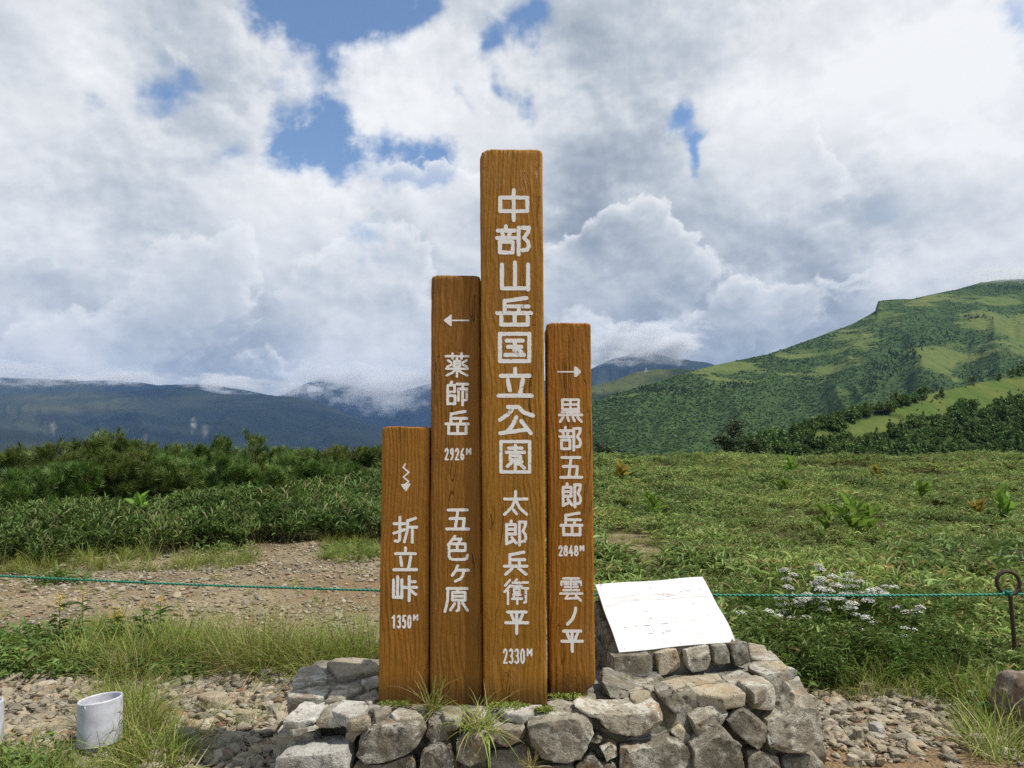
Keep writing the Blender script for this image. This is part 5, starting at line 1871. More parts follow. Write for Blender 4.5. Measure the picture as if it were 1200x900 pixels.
def lines(segs, width, mat, name='print'):
    parts = []
    for seg in segs:
        uv = [from_zoom(*p) for p in seg]
        pts = []
        for a_, b_ in zip(uv[:-1], uv[1:]):
            k = 6
            pts += [(a_[0] + (b_[0] - a_[0]) * i / k, a_[1] + (b_[1] - a_[1]) * i / k) for i in range(k)]
        pts.append(uv[-1])
        P = [plate_pt(u, v, 0.0012) for u, v in pts]
        L, R_ = [], []
        for i, p in enumerate(P):
            t = (P[min(i + 1, len(P) - 1)] - P[max(i - 1, 0)]).normalized()
            s = t.cross(PN) * width * .5
            L.append(tuple(p + s))
            R_.append(tuple(p - s))
        n = len(P)
        parts.append((np.array(L + R_), np.array([(i, i + 1, n + i + 1, n + i) for i in range(n - 1)])))
    V, Fc = join(parts)
    return link(name, mesh_np(name, V, Fc), mat, PANEL)


def marks(segs, width, mat, name):
    for s in segs:
        lines([s], width, mat, name)


marks([[(115, 320), (150, 265), (168, 255), (200, 252), (240, 245), (275, 236), (330, 230)], [(125, 310), (150, 312), (200, 290), (260, 258), (330, 262)],
       [(445, 222), (480, 220), (520, 236), (560, 246), (600, 228), (640, 205), (665, 200), (690, 205), (722, 192)], [(470, 228), (530, 226), (590, 236), (620, 216)], [(330, 262), (420, 258), (480, 262), (560, 260), (680, 245), (840, 240)],
       [(575, 258), (605, 240), (650, 208)], [(115, 322), (130, 300), (140, 285)], [(630, 205), (680, 196), (715, 200)]], 0.0016, M['print_red'], 'mountain_drawing')
marks([[(500, 222), (530, 213), (560, 222)], [(515, 230), (545, 222), (590, 228)], [(530, 238), (560, 236), (600, 230)], [(445, 222), (470, 218), (485, 224)], [(285, 272), (320, 268), (350, 270)]], 0.0036, M['print_red'], 'mountain_drawing')
marks([[(370, 318), (405, 400), (425, 440), (452, 500)], [(215, 462), (330, 455), (425, 442)], [(450, 500), (560, 490), (700, 475), (830, 462)], [(710, 290), (760, 390), (800, 462)], [(545, 415), (610, 392), (672, 372), (760, 430)],
       [(470, 432), (600, 425), (760, 408)], [(600, 395), (612, 430)], [(660, 415), (735, 460)], [(745, 440), (752, 480)], [(790, 380), (850, 374)], [(755, 480), (800, 530)], [(640, 505), (800, 500)]], 0.0010, M['print_grey'], 'route_line')
marks([[(405, 400), (430, 447), (452, 500)], [(330, 455), (425, 444)]], 0.0013, M['print_dark'], 'route_line')
marks([[(412, 397), (436, 395)], [(388, 450), (420, 446)], [(505, 436), (548, 433)], [(530, 485), (568, 482)], [(412, 503), (442, 500)], [(248, 463), (262, 462)], [(320, 448), (332, 447)], [(470, 430), (482, 429)], [(75, 157), (92, 155)], [(505, 500), (520, 498)],
       [(245, 604), (255, 603)], [(625, 570), (635, 569)], [(768, 188), (782, 187)], [(413, 174), (425, 172)], [(722, 292), (738, 290)], [(390, 350), (405, 349)]], 0.0042, M['print_dark'], 'place_mark')


# ---------------------------------------------------------------- rope, stake, pipes
rp = [(-260, 668, 6.9), (-90, 671, 6.3), (0, 675, 6.0), (220, 685, 5.8), (443, 692, 5.5), (640, 696, 5.25), (838, 697.5, 5.05), (1000, 698, 4.95), (1150, 697, 4.9), (1176, 696, 4.885)]
P = smooth_path([at(*q) for q in rp], 140)
loop_c = at(1181, 694.5, 4.9)
knot = []
for i in range(26):
    a_ = i / 25 * 2 * math.pi * 2.2
    knot.append((loop_c.x + 0.021 * math.cos(a_ + 2.4), loop_c.y + 0.024 * math.sin(a_ + 2.4), loop_c.z + 0.012 - i * 0.0010))
tail = [tuple(at(*q)) for q in ((1188, 696, 4.89), (1200, 696.5, 4.92), (1260, 694, 5.05), (1420, 690, 5.5), (1600, 688, 6.0))]
path = np.concatenate([P, np.array(knot), smooth_path([knot[-1]] + tail, 40)])
V, Fc = tube(path, 0.0082, 8)
rebase(tag(link('rope', mesh_np('rope', V, Fc, None, True), M['rope']), 'thin green twisted rope stretched behind the signposts', 'rope'))

foot, neck = at(1191, 792, 4.9), at(1184, 699, 4.9)
st = empty('iron_stake', (foot.x, foot.y, foot.z - .02), 'rusty iron stake with a ring eye holding the green rope', 'stake')
V, Fc = tube([tuple(foot - Vector((0, 0, .15))), tuple(foot), tuple(foot.lerp(neck, .5) + Vector((.004, 0, 0))), tuple(neck)], 0.0135, 10)
link('shaft', mesh_np('shaft', V, Fc, None, True), M['rust'], st)
rc = at(1182, 683, 4.9)
ring = [(rc.x + 0.074 * math.cos(t), rc.y + .01 * math.sin(t * .5), rc.z + 0.074 * math.sin(t)) for t in np.linspace(-1.45, 2 * math.pi - 1.62, 40)]
V, Fc = tube(ring, 0.0125, 10)
link('ring', mesh_np('ring', V, Fc, None, True), M['rust'], st)


def pipe(loc, label, lean):
    root = empty('plastic_pipe', loc, label, 'pipe', 'white plastic pipes standing in the grass')
    R0, R1, n = 0.100, 0.090, 56
    tilt = Matrix.Rotation(lean[0], 3, 'Y') @ Matrix.Rotation(lean[1], 3, 'X')

    def ringv(r, z, cut=None):
        out = []
        for i in range(n):
            a_ = 2 * math.pi * i / n
            zz = z if cut is None else z + cut * math.cos(a_ - 0.15)
            out.append(tilt @ Vector((r * math.cos(a_), r * math.sin(a_), zz)))
        return out

    def build(rings):
        bm = bmesh.new()
        rv = [[bm.verts.new(tuple(p + Vector(loc))) for p in rg] for rg in rings]
        for r_a, r_b in zip(rv, rv[1:] + rv[:1]):
            for i in range(n):
                bm.faces.new((r_a[i], r_a[(i + 1) % n], r_b[(i + 1) % n], r_b[i]))
        bmesh.ops.recalc_face_normals(bm, faces=bm.faces[:])
        return bm
    c = 0.003
    bm = build([ringv(R0, .062)] + [ringv(R0, z, c * z / .262) for z in (.10, .14, .17, .19, .205, .215, .225, .235, .245, .254)] + [ringv(R0, .262, c), ringv(R0 - .003, .266, c), ringv(R1 + .003, .266, c), ringv(R1, .262, c), ringv(R1, .245), ringv(R1, .225), ringv(R1 - .010, .222), ringv(R1 - .010, .20), ringv(R1 - .010, .16), ringv(R1 - .010, .062)])
    me = from_bm('collar', bm, True)
    o = link('collar', me, M['pvc'], root)
    # the round notch bitten out of the rim on its left front side
    cu = bmesh.new()
    bmesh.ops.create_cone(cu, cap_ends=True, segments=20, radius1=.0105, radius2=.0105, depth=.10)
    hm = bpy.data.meshes.new('notch')
    cu.to_mesh(hm)
    cu.free()
    ho = bpy.data.objects.new('notch', hm)
    COL.objects.link(ho)
    a_ = math.radians(258)
    ho.location = tilt @ Vector((R0 * math.cos(a_), R0 * math.sin(a_), .247)) 
    ho.rotation_euler = (math.pi / 2, 0, a_ + math.pi / 2)
    md = o.modifiers.new('b', 'BOOLEAN')
    md.object = ho
    md.operation = 'DIFFERENCE'
    md.solver = 'EXACT'
    bpy.context.view_layer.update()
    ho.location = Vector(loc) + ho.location
    bpy.context.view_layer.update()
    dg = bpy.context.evaluated_depsgraph_get()
    nm = bpy.data.meshes.new_from_object(o.evaluated_get(dg))
    o.modifiers.clear()
    o.data = nm
    nm.name = 'collar_notched'
    nm.set_sharp_from_angle(angle=math.radians(35))
    print('notch', len(me.vertices), len(nm.vertices))
    bpy.data.objects.remove(ho)
    bm = build([ringv(R1 - .012, -.12), ringv(R1 - .012, .066), ringv(R1 - .020, .066), ringv(R1 - .020, -.12)])
    link('lower_tube', from_bm('lower_tube', bm, True), M['pvc'], root)
    return root


pc = on_z(117, 884, 0.0)
PIPE = pipe((pc.x, pc.y, 0.0), 'white plastic pipe with a notched rim standing open in the grass', (-0.06, -0.03))
dup(PIPE, (pc.x - 0.578, pc.y - 0.02, -.02), 0.5, 1.0, 'white plastic pipe cut off by the left border of the photo')


# ---------------------------------------------------------------- loose rocks
def loose(px, py, w, h, mat, label, seed, z=None, deep=0.8, rough=.010, yaw=0.0):
    """px, py: middle of its foot; w, h in pixels"""
    c = on_z(px, py, 0.0)
    c = on_z(px, py, float(H(c.x, c.y)))
    k = c.y / F
    W_, H_ = w * k, h * k
    rg = random.Random(seed)
    n = 8
    pts = []
    for i in range(n):
        a_ = 2 * math.pi * i / n + rg.uniform(-.25, .25)
        r = rg.uniform(.82, 1.1)
        pts.append(Vector((math.cos(a_) * W_ / 2 * r, math.sin(a_) * W_ / 2 * deep * r, 0)))
    fr = [c + Matrix.Rotation(yaw, 3, 'Z') @ p + Vector((0, 0, -H_ * .25)) for p in pts]
    bm = stone_bm(fr, (0, 0, H_ * 1.2), taper=rg.uniform(.66, .82), bev=min(W_, H_) * .22, rough=rough * min(1, W_ / .25), seed=seed, edge=max(.012, W_ / 14))
    o = link('loose_rock', from_bm('loose_rock', bm, True), M[mat])
    rebase(o)
    return tag(o, label, 'rock', 'larger rocks lying on the gravel')


loose(247, 829, 44, 15, 'stone_tan', 'largest pale flat rock in the gravel left of the plinth', 501)
loose(276, 806, 11, 15, 'stone_tan', 'small upright tan rock standing on the gravel left of the plinth', 502)
loose(310, 797, 20, 12, 'stone', 'grey brown rock leaning at the foot of the tussock, near the plinth', 503, yaw=.6)
loose(290, 846, 26, 12, 'stone_tan', 'tan rock in the gravel just below the upright rock', 504, yaw=.3)
loose(270, 876, 34, 14, 'stone', 'dark grey angular rock in the shade beside the plinth', 505)
loose(228, 876, 24, 9, 'stone', 'flat grey rock at the bottom of the left gravel', 506)
loose(52, 812, 36, 12, 'stone_tan', 'flat tan slab above the notched white pipe', 507, yaw=.4)
loose(80, 776, 18, 11, 'stone', 'grey blocky rock below the green herbs on the left', 508)
loose(38, 792, 22, 9, 'stone_pale', 'pale flat rock on the dirt at the far left', 509)
loose(110, 769, 22, 8, 'stone_tan', 'thin tan rock at the edge of the grass on the left', 510)
loose(1028, 861, 25, 13, 'stone_pale', 'palest squarish rock on the right gravel', 511)
loose(1007, 868, 16, 14, 'stone_tan', 'tan upright block beside the palest rock', 512)
loose(1076, 846, 28, 13, 'stone_tan', 'broad tan flat rock in the middle of the right gravel', 513, yaw=-.3)
loose(1015, 815, 22, 14, 'stone_tan', 'split rock at the edge of the flowers on the right', 514)
loose(1001, 896, 20, 10, 'stone_tan', 'lone tan rock on the bare dirt at the bottom', 515, yaw=-.4)
loose(1146, 874, 26, 12, 'stone', 'grey rock near the boulder at the right border', 516)
loose(1133, 876, 18, 6, 'stone_tan', 'reddish flat rock beside the grey rock on the right', 517)
loose(1096, 796, 24, 16, 'stone', 'brown rock half hidden in the leaves above the right gravel', 518)
loose(962, 843, 14, 8, 'stone_tan', 'small tan rock touching the corner stone of the plinth', 519)
bc = on_z(1200, 852, 0.0)
bm = bmesh.new()
bmesh.ops.create_icosphere(bm, subdivisions=5, radius=1)
for v in bm.verts:
    p = v.co.copy()
    q = Vector((math.copysign(abs(p.x) ** .8, p.x), math.copysign(abs(p.y) ** .8, p.y), math.copysign(abs(p.z) ** .75, p.z)))
    k = 1 + .16 * noise.noise(p * 1.6 + Vector((3, 1, 7))) + .07 * abs(noise.noise(p * 4)) + .03 * noise.noise(p * 11)
    v.co = Vector((bc.x + .02 + q.x * .15 * k, bc.y + q.y * .14 * k, .07 + q.z * .215 * k))
tag(rebase(link('boulder', from_bm('boulder', bm, True), M['boulder'])), 'big rounded brown boulder at the right border', 'boulder')


# ---------------------------------------------------------------- single plants
def plant(name, geo, mat, loc, label, cat, group=None, rz=0.0, sc=1.0):
    V, Fc, T = geo
    o = link(name, mesh_np(name, V, Fc, T), mat)
    o.location = loc
    o.rotation_euler = (0, 0, rz)
    o.scale = (sc, sc, sc)
    return tag(o, label, cat, group)


def tussock_geo(seed, n, h, rad, dry, lo=0.85, wid=0.005):
    return grass_clump(seed, n, h, dry, rad, wid, lo)


G_T = 'grass tussocks on the gravel edge'
for px, py, n, h, r, d, lab, sd in ((300, 786, 560, .50, .24, .38, 'tall yellow green grass tussock left of the plinth', 601), (375, 786, 460, .46, .26, .28, 'tall green grass tussock directly behind the left slabs of the plinth', 602),
                                    (425, 776, 340, .44, .18, .18, 'green grass tussock touching the shortest post', 603), (190, 780, 420, .40, .22, .15, 'bright green tussock with yellow flowers beside it', 604),
                                    (258, 775, 260, .30, .2, .35, 'pale thin tussock between the bright green and the tallest ones', 605),
                                    (150, 868, 300, .30, .12, .45, 'drooping grass tussock right behind the notched pipe', 606), (180, 900, 360, .24, .16, .35, 'arching grass tussock to the right of the notched pipe', 607),
                                    (50, 925, 420, .20, .24, .2, 'green grass tussock in front of the notched pipe', 608), (10, 905, 300, .2, .2, .2, 'green grass tussock at the bottom left corner', 609),
                                    (148, 800, 120, .38, .10, .75, 'sparse straw coloured tussock above the notched pipe', 610), (1000, 800, 240, .30, .14, .12, 'dark green arching tussock below the white flowers', 611),
                                    (1128, 822, 220, .26, .14, .35, 'thin grass tussock left of the boulder', 612), (1165, 884, 140, .28, .12, .5, 'straw grass tussock in front of the boulder', 613)):
    p = on_z(px, py, 0.0)
    plant('grass_tussock', tussock_geo(sd, n, h, r, d), M['grass'], (p.x, p.y, float(H(p.x, p.y))), lab, 'grass tussock', G_T)

for px, py, z, n, h, r, d, lab, sd, lo in ((507, 829, .392, 70, .15, .035, .35, 'small grass tuft growing at the foot of the second post', 621, .35), (562, 850, .385, 130, .15, .06, .45, 'grass tuft hanging out of a joint in front of the plinth', 622, -.25),
                                       (622, 897, .18, 50, .07, .02, .95, 'small dry straw tuft low on the front of the plinth', 623, .2)):
    p = on_z(px, py, z) if z > .38 else at(px, py, 2.95)
    plant('grass_tuft', tussock_geo(sd, n, h, r, d, lo, .0042), M['grass'], tuple(p), lab, 'grass tuft', 'grass tufts growing from the plinth')
# two long blades that lean up to the left across the shortest post
# white flowers
FH = [(240, 110), (355, 88), (405, 118), (230, 170), (325, 145), (350, 170), (390, 175), (450, 158), (515, 140), (580, 170), (470, 190), (230, 192), (300, 188), (185, 235), (265, 230), (365, 222), (480, 245), (540, 215), (650, 240), (700, 262), (755, 242), (740, 257),
      (180, 278), (105, 295), (335, 320), (565, 305), (690, 358), (180, 372), (140, 258), (28, 265), (385, 425), (735, 335), (695, 328), (490, 270), (430, 205), (320, 205), (560, 190), (410, 150), (505, 185), (610, 185), (85, 322), (-60, 268), (-85, 262), (275, 205), (390, 335), (510, 335)]
HEADS = [(860 + x / 3.46, 640 + y / 3.46) for x, y in FH]
_hr = random.Random(4)
HEADS += [(x + _hr.uniform(-18, 18), y + _hr.uniform(-8, 16)) for _ in range(2) for x, y in HEADS[:46] if 905 < x < 1040 and y < 712]


def flower_head(c, r, rng):
    """a flat-topped cluster of tiny papery florets"""
    n = int(max(12, 60 * (r / .035) ** 1.6))
    a = rng.uniform(0, 6.28, n)
    q = r * np.sqrt(rng.random(n))
    base = np.stack([c.x + q * np.cos(a), c.y + q * np.sin(a), c.z - 0.35 * q ** 2 / r + rng.normal(0, .004, n)], -1)
    tv = np.array([(1, 0, 0), (-.5, .87, 0), (-.5, -.87, 0), (0, 0, .4), (0, 0, -.3)], float)
    tf = np.array([(0, 1, 3), (1, 2, 3), (2, 0, 3), (1, 0, 4), (2, 1, 4), (0, 2, 4)])
    R = frames(dirs(rng, n, -.4, .4), rng.normal(0, .3, n)) * (rng.uniform(.0045, .0085, n))[:, None, None]
    t = np.stack([rng.random(n), rng.random(n) * .5, (rng.random(n) < .12) * .8], -1)
    return bake(tv, tf, R, base, t)


rgf = np.random.default_rng(77)
left_ = list(range(len(HEADS)))
nplant = 0
while left_:
    i = left_.pop(0)
    grp = [i]
    for j in sorted(left_, key=lambda k: (HEADS[k][0] - HEADS[i][0]) ** 2 + (HEADS[k][1] - HEADS[i][1]) ** 2)[:2]:
        if math.hypot(HEADS[j][0] - HEADS[i][0], HEADS[j][1] - HEADS[i][1]) < 26:
            grp.append(j)
            left_.remove(j)
    hx = sum(HEADS[k][0] for k in grp) / len(grp)
    hy = sum(HEADS[k][1] for k in grp) / len(grp)
    Yp = float(np.interp(hy, [660, 700, 740, 765], [5.55, 5.3, 5.0, 4.85])) + rgf.uniform(-.12, .12)
    if hx < 850:
        Yp = 5.4
    gxp = (hx - 600) / F * Yp
    gz = float(H(gxp, Yp))
    outl = (len(grp) == 1 and (hx < 900 or hx > 1040 or hy > 735))
    where = 'close to the white panel' if hx < 870 else ('at the left edge of the flower patch, above the plinth' if hx < 905 else ('at the right end of the flower patch, toward the iron stake' if hx > 1040 else 'low in front of the flower patch, above the right gravel'))
    root = empty('white_flower_plant', (gxp, Yp, gz), 'lone white flowered herb ' + where if outl else 'leafy herb with flat white flower clusters in the dense patch behind the right gravel', 'wildflower', 'white flowers beside the plinth')
    stems, leafs = [], []
    for k in grp:
        hp = at(HEADS[k][0], HEADS[k][1], Yp)
        r = rgf.uniform(.026, .048) if HEADS[k][1] < 725 else rgf.uniform(.018, .030)
        V, Fc, T = flower_head(hp, r, rgf)
        link('flower_head', mesh_np('flower_head', V, Fc, T), M['flower'], root)
        b0 = Vector((gxp + rgf.uniform(-.05, .05), Yp + rgf.uniform(-.04, .04), gz - .02))
        mid = b0.lerp(hp, .55) + Vector((rgf.uniform(-.02, .02), 0, .02))
        sp = smooth_path([b0, mid, hp - Vector((0, 0, .004))], 10)
        stems.append(tube(sp, np.linspace(.0035, .002, 10), 5))
        for q in range(7):
            a_ = rgf.uniform(0, 6.28)
            e_ = hp + Vector((math.cos(a_) * r * .7, math.sin(a_) * r * .7, -.006))
            stems.append(tube([tuple(hp - Vector((0, 0, .035))), tuple(e_)], [.0014, .001], 4))
        n = 22
        tt = rgf.uniform(.15, .93, n)
        base = np.array([sp[min(9, int(t * 9))] for t in tt])
        L = rgf.uniform(.05, .10, n)
        tn = np.stack([rgf.random(n), rgf.random(n) * .3, (rgf.random(n) < .05) * .7], -1)
        leafs.append(leaves(base, dirs(rgf, n, .0, .8), L, L * .15, rgf, tn, 0.05))
    V, Fc = join(stems)
    link('stem', mesh_np('stem', V, Fc, np.tile([.4, .3, 0.1], (len(V), 1))), M['forb'], root)
    V, Fc, T = merge(leafs)
    link('foliage', mesh_np('foliage', V, Fc, T), M['forb'], root)
    nplant += 1
print('flower plants', nplant)

# yellow flowers among the grass on the left
yl = None
for k, (px, py, hh) in enumerate(((70, 702, .36), (97, 694, .40), (138, 722, .3), (168, 708, .33), (188, 703, .34), (134, 715, .32))):
    Yp = 5.35
    hp = at(px, py, Yp)
    gz = float(H(hp.x, Yp))
    root = empty('yellow_flower_plant', (hp.x, Yp, gz), ('yellow flowered herb at the left, standing alone above dark leaves', 'tall slim yellow flower spike beside the lone yellow herb', 'low yellow flower in the middle of the bright green grass',
                 'yellow flower rising left of the bright green tussock', 'yellow flower rising out of the bright green tussock', 'small yellow flower just above the low yellow one')[k], 'wildflower', 'yellow flowers on the left')
    rg = np.random.default_rng(800 + k)
    V, Fc = tube([(hp.x, Yp, gz - .02), (hp.x + .01, Yp, (gz + hp.z) / 2), tuple(hp)], [.004, .003, .002], 5)
    link('stem', mesh_np('stem', V, Fc, np.tile([.4, .3, 0], (len(V), 1))), M['forb'], root)
    n = 26
    base = np.stack([np.full(n, hp.x), np.full(n, Yp), rg.uniform(gz + .03, hp.z - .05, n)], -1)
    L = rg.uniform(.06, .11, n)
    V, Fc, T = leaves(base, dirs(rg, n, .0, .7), L, L * .28, rg, np.stack([rg.random(n), rg.random(n) * .3, 0 * L], -1), .05)
    link('foliage', mesh_np('foliage', V, Fc, T), M['forb'], root)
    n = 44
    base = np.stack([hp.x + rg.normal(0, .022, n), Yp + rg.normal(0, .022, n), hp.z + rg.uniform(-.07, .03, n)], -1)
    V, Fc, T = leaves(base, dirs(rg, n, -.1, 1.2), rg.uniform(.012, .022, n), rg.uniform(.006, .010, n), rg, np.stack([rg.random(n), rg.random(n), 0 * rg.random(n)], -1))
    link('flower_head', mesh_np('flower_head', V, Fc, T), M['yellow'], root)


# broad-leaved hellebores standing out of the bamboo grass
def hellebore(seed, n=16, h=.5, dry=0.0, L0=.30):
    rg = np.random.default_rng(seed)
    z = rg.uniform(.06, h * .8, n)
    base = np.stack([rg.normal(0, .05, n), rg.normal(0, .05, n), z], -1)
    L = L0 * rg.uniform(.7, 1.15, n)
    d = dirs(rg, n, .6, 1.35)
    d[:, :2] += base[:, :2] * 2
    t = np.stack([rg.random(n), rg.random(n) * .6, dry * rg.uniform(.4, 1, n)], -1)
    return leaves(base, d, L, L * rg.uniform(.34, .46, n), rg, t, .1, .4, .18, .16)


for k, (px, py, Yp, sc, dry, lab) in enumerate(((990, 604, 11.5, 1.0, 0, 'largest broad leaved green plant standing out of the bamboo grass, right meadow'), (965, 600, 11.8, .75, 0, 'left neighbour of the largest broad leaved plant'), (1012, 604, 11.6, .8, 0, 'right neighbour of the largest broad leaved plant'),
                                                (763, 588, 14, .85, 0, 'broad leaved green plant in the meadow near the right post'), (925, 556, 26, 1.2, 0, 'broad leaved plant high in the meadow, below the dark tree'), (1170, 592, 13, .9, 0, 'broad leaved green plant by the right border of the meadow'),
                                                (726, 562, 22, 1.0, .9, 'orange withered plant in the meadow beside the right post'), (1140, 588, 13.4, .7, .8, 'orange withered plant near the right border'), (1025, 556, 24, .9, .6, 'yellowing withered plant near the meadow skyline'),
                                                (170, 592, 12.2, .8, 0, 'broad bright leaves in the bamboo grass below the dwarf pines'), (915, 566, 19, .8, 0, 'small broad leaved plant near the middle of the meadow'), (1075, 570, 17, .9, 0, 'broad leaved plant right of the largest one, nearer the skyline'))):
    x = (px - 600) / F * Yp
    zb = float(H(x, Yp))
    plant('broad_leaved_plant', hellebore(900 + k, 20, .55, dry, .34), M['broad'], (x, Yp, zb + .10), lab, 'plant', 'broad leaved plants in the meadow', rgf.uniform(0, 6), sc)


# ---------------------------------------------------------------- dwarf pines and trees
def tuft_t():
    rg = np.random.default_rng(3)
    tv, tf = [], []
    for i in range(26):
        a_ = i * 2.4
        e_ = 0.10 + 1.2 * (i / 26)
        y0 = -0.15 + .55 * (i / 26)
        d = np.array([math.cos(a_) * math.cos(e_), math.sin(e_), math.sin(a_) * math.cos(e_)])
        s = np.cross(d, [0.2, .3, .9])
        s = s / np.linalg.norm(s) * .040
        b = np.array([0, y0, 0])
        k = len(tv)
        tv += [tuple(b - s), tuple(b + s), tuple(b + d * (0.75 + .25 * rg.random()))]
        tf.append((k, k + 1, k + 2))
    return np.array(tv, float), np.array(tf)


TUFT = tuft_t()


def branch_geo(base, w, h, dpt, seed, nb=10, tw=8, tf_n=6, ts_=.17, lean=0.0, spread=1.0, up=1.0):
    rg = np.random.default_rng(seed)
    wood, tips, axes = [], [], []
    for b in range(nb):
        phi = 2 * math.pi * (b + rg.uniform(-.3, .3)) / nb
        r = rg.uniform(.35, 1.0)
        ex, ey = math.cos(phi) * r * w / 2 + lean * h * .4, math.sin(phi) * r * dpt / 2
        hh = h * (1 - .42 * r * r) * rg.uniform(.78, 1.02)
        b0 = np.array([rg.normal(0, .08 * w), rg.normal(0, .08 * dpt), 0])
        ts2 = np.linspace(0, 1, 9)
        P = np.stack([b0[0] + ex * ts2 ** .85 + rg.normal(0, .02, 9), b0[1] + ey * ts2 ** .85 + rg.normal(0, .02, 9), hh * ts2 ** 1.5 * .92 + .05], -1) + np.array(base)
        P[0, 2] -= .25
        wood.append(tube(P, np.linspace(.045, .012, 9) * max(.6, h / 1.6), 6))
        for q in range(tw):
            t = rg.uniform(.3, 1.0)
            k = min(7, int(t * 8))
            p0 = P[k] + (P[k + 1] - P[k]) * (t * 8 - k)
            a_ = rg.uniform(0, 6.28)
            ln = rg.uniform(.16, .38) * max(.7, h / 1.6) * (1.15 - .4 * t)
            e = p0 + np.array([math.cos(a_) * ln, math.sin(a_) * ln, ln * rg.uniform(.35, 1.1)])
            wood.append(tube([p0, (p0 + e) / 2 - [0, 0, .02], e], [.010, .008, .005], 4))
            n = rg.integers(tf_n - 2, tf_n + 3)
            f = rg.uniform(.35, 1.05, n)[:, None]
            tips.append(p0 + (e - p0) * f + rg.normal(0, .075, (n, 3)) * np.array([1, 1, .6]))
            ax = (e - p0) / np.linalg.norm(e - p0) * .6 + np.array([0, 0, .7]) * up + rg.normal(0, .28, (n, 3))
            axes.append(ax)
    tips, axes = np.concatenate(tips), np.concatenate(axes)
    n = len(tips)
    s = ts_ * rg.uniform(.7, 1.25, n)
    rel = np.clip((tips[:, 2] - base[2]) / h, 0, 1)
    tn = np.stack([rg.random(n), np.clip(rg.random(n) * .8, 0, 1), ((rg.random(n) < .05) * rg.uniform(.3, .8, n))], -1)
    R = frames(axes, rg.uniform(0, 6.28, n)) * s[:, None, None]
    V, Fc, T = bake(TUFT[0], TUFT[1], R, tips, tn)
    return join(wood), (V, Fc, T)


PG = 'dwarf pines behind the bamboo grass'
pines = [(-70, 520, 15.0, 190, 'wide dwarf pine cut by the left border'), (28, 520, 14.6, 170, 'low spreading dwarf pine with bare branches near the left border'), (103, 502, 16.5, 170, 'tallest dwarf pine, rounded crown on the left'),
         (150, 506, 16.8, 120, 'dense dwarf pine leaning against the tallest one'), (196, 514, 17.5, 130, 'dwarf pine with a pointed top between the tallest and the far ones'), (150, 536, 14.8, 130, 'low bushy dwarf pine in front of the tallest one'),
         (236, 530, 15.5, 120, 'low dwarf pine with brown tipped branches'), (285, 505, 18.0, 140, 'second tallest dwarf pine, in the middle of the hedge'), (325, 517, 18.5, 110, 'dwarf pine right of the second tallest'),
         (372, 520, 19.0, 120, 'flat topped dwarf pine on the right half of the hedge'), (415, 524, 21.0, 100, 'small dwarf pine close to the shortest post'), (455, 528, 24.0, 90, 'distant dwarf pine half hidden by the shortest post'),
         (310, 540, 16.2, 110, 'low dwarf pine at the front of the hedge middle'), (62, 545, 13.6, 110, 'lowest dwarf pine at the front left'), (-170, 515, 15.5, 190, 'dwarf pine beyond the left border'), (378, 545, 17.5, 80, 'low rounded pine bush above the bamboo grass')]
for k, (px, ty, Yp, wpx, lab) in enumerate(pines):
    tp_ = at(px, ty, Yp)
    zb = float(H(tp_.x, Yp)) + .05
    h = tp_.z - zb
    w = wpx / F * Yp
    root = empty('dwarf_pine', (tp_.x, Yp, zb), lab, 'pine shrub', PG)
    wood, crown = branch_geo((tp_.x, Yp, zb), w, h, w * .75, 1000 + k, nb=int(9 + w * 1.6), tw=11, tf_n=14, ts_=.15, lean=.15 * (1 if k % 3 else -1))
    link('branches', mesh_np('branches', wood[0], wood[1], None, True), M['bark'], root)
    link('crown', mesh_np('crown', *crown), M['pine'], root)


def tree(px, ty, Yp, wpx, lab, seed, kind='tree', nleaf=1500, lean=0.0):
    tp_ = at(px, ty, Yp)
    zb = float(H(tp_.x, Yp)) - .2
    h = tp_.z - zb
    w = wpx / F * Yp
    root = empty('tree', (tp_.x, Yp, zb), lab, 'tree', 'dark trees beyond the meadow crest')
    rg = np.random.default_rng(seed)
    trunk = smooth_path([(tp_.x - lean * .3, Yp, zb - .3), (tp_.x - lean * .2 + .1, Yp, zb + h * .35), (tp_.x - .05, Yp, zb + h * .7), (tp_.x, Yp, zb + h * .96)], 14)
    wood = [tube(trunk, np.linspace(.05 * h / 3, .02, 14), 7)]
    base, d = [], []
    nb = 26
    for b in range(nb):
        t = rg.uniform(.22, 1.0)
        p0 = trunk[min(13, int(t * 13))]
        a_ = rg.uniform(0, 6.28)
        ln = w * .5 * (1.12 - t * .92) * rg.uniform(.55, 1.15) + .15
        e = p0 + np.array([math.cos(a_) * ln, math.sin(a_) * ln, ln * rg.uniform(.05, .5)])
        m = (p0 + e) / 2 + [0, 0, .08 * ln]
        wood.append(tube(smooth_path([p0, m, e], 6), np.linspace(.035, .012, 6), 5))
        n = nleaf // nb
        f = np.sqrt(rg.uniform(.08, 1.1, n))[:, None]
        cl = p0 + (e - p0) * f + rg.normal(0, 1, (n, 3)) * np.array([.13, .13, .09]) * w * .42
        base.append(cl)
        d.append(rg.normal(0, .7, (n, 3)) + np.array([math.cos(a_), math.sin(a_), .2]))
    base, d = np.concatenate(base), np.concatenate(d)
    n = len(base)
    L = rg.uniform(.14, .30, n)
    tn = np.stack([rg.random(n), rg.random(n) * .5, (rg.random(n) < .05) * .6], -1)
    V, Fc, T = leaves(base, d, L, L * .6, rg, tn, 0, 1.2, .2)
    wv_, wf_ = join(wood)
    link('trunk', mesh_np('trunk', wv_, wf_, None, True), M['bark'], root)
    link('crown', mesh_np('crown', V, Fc, T), M['tree'], root)


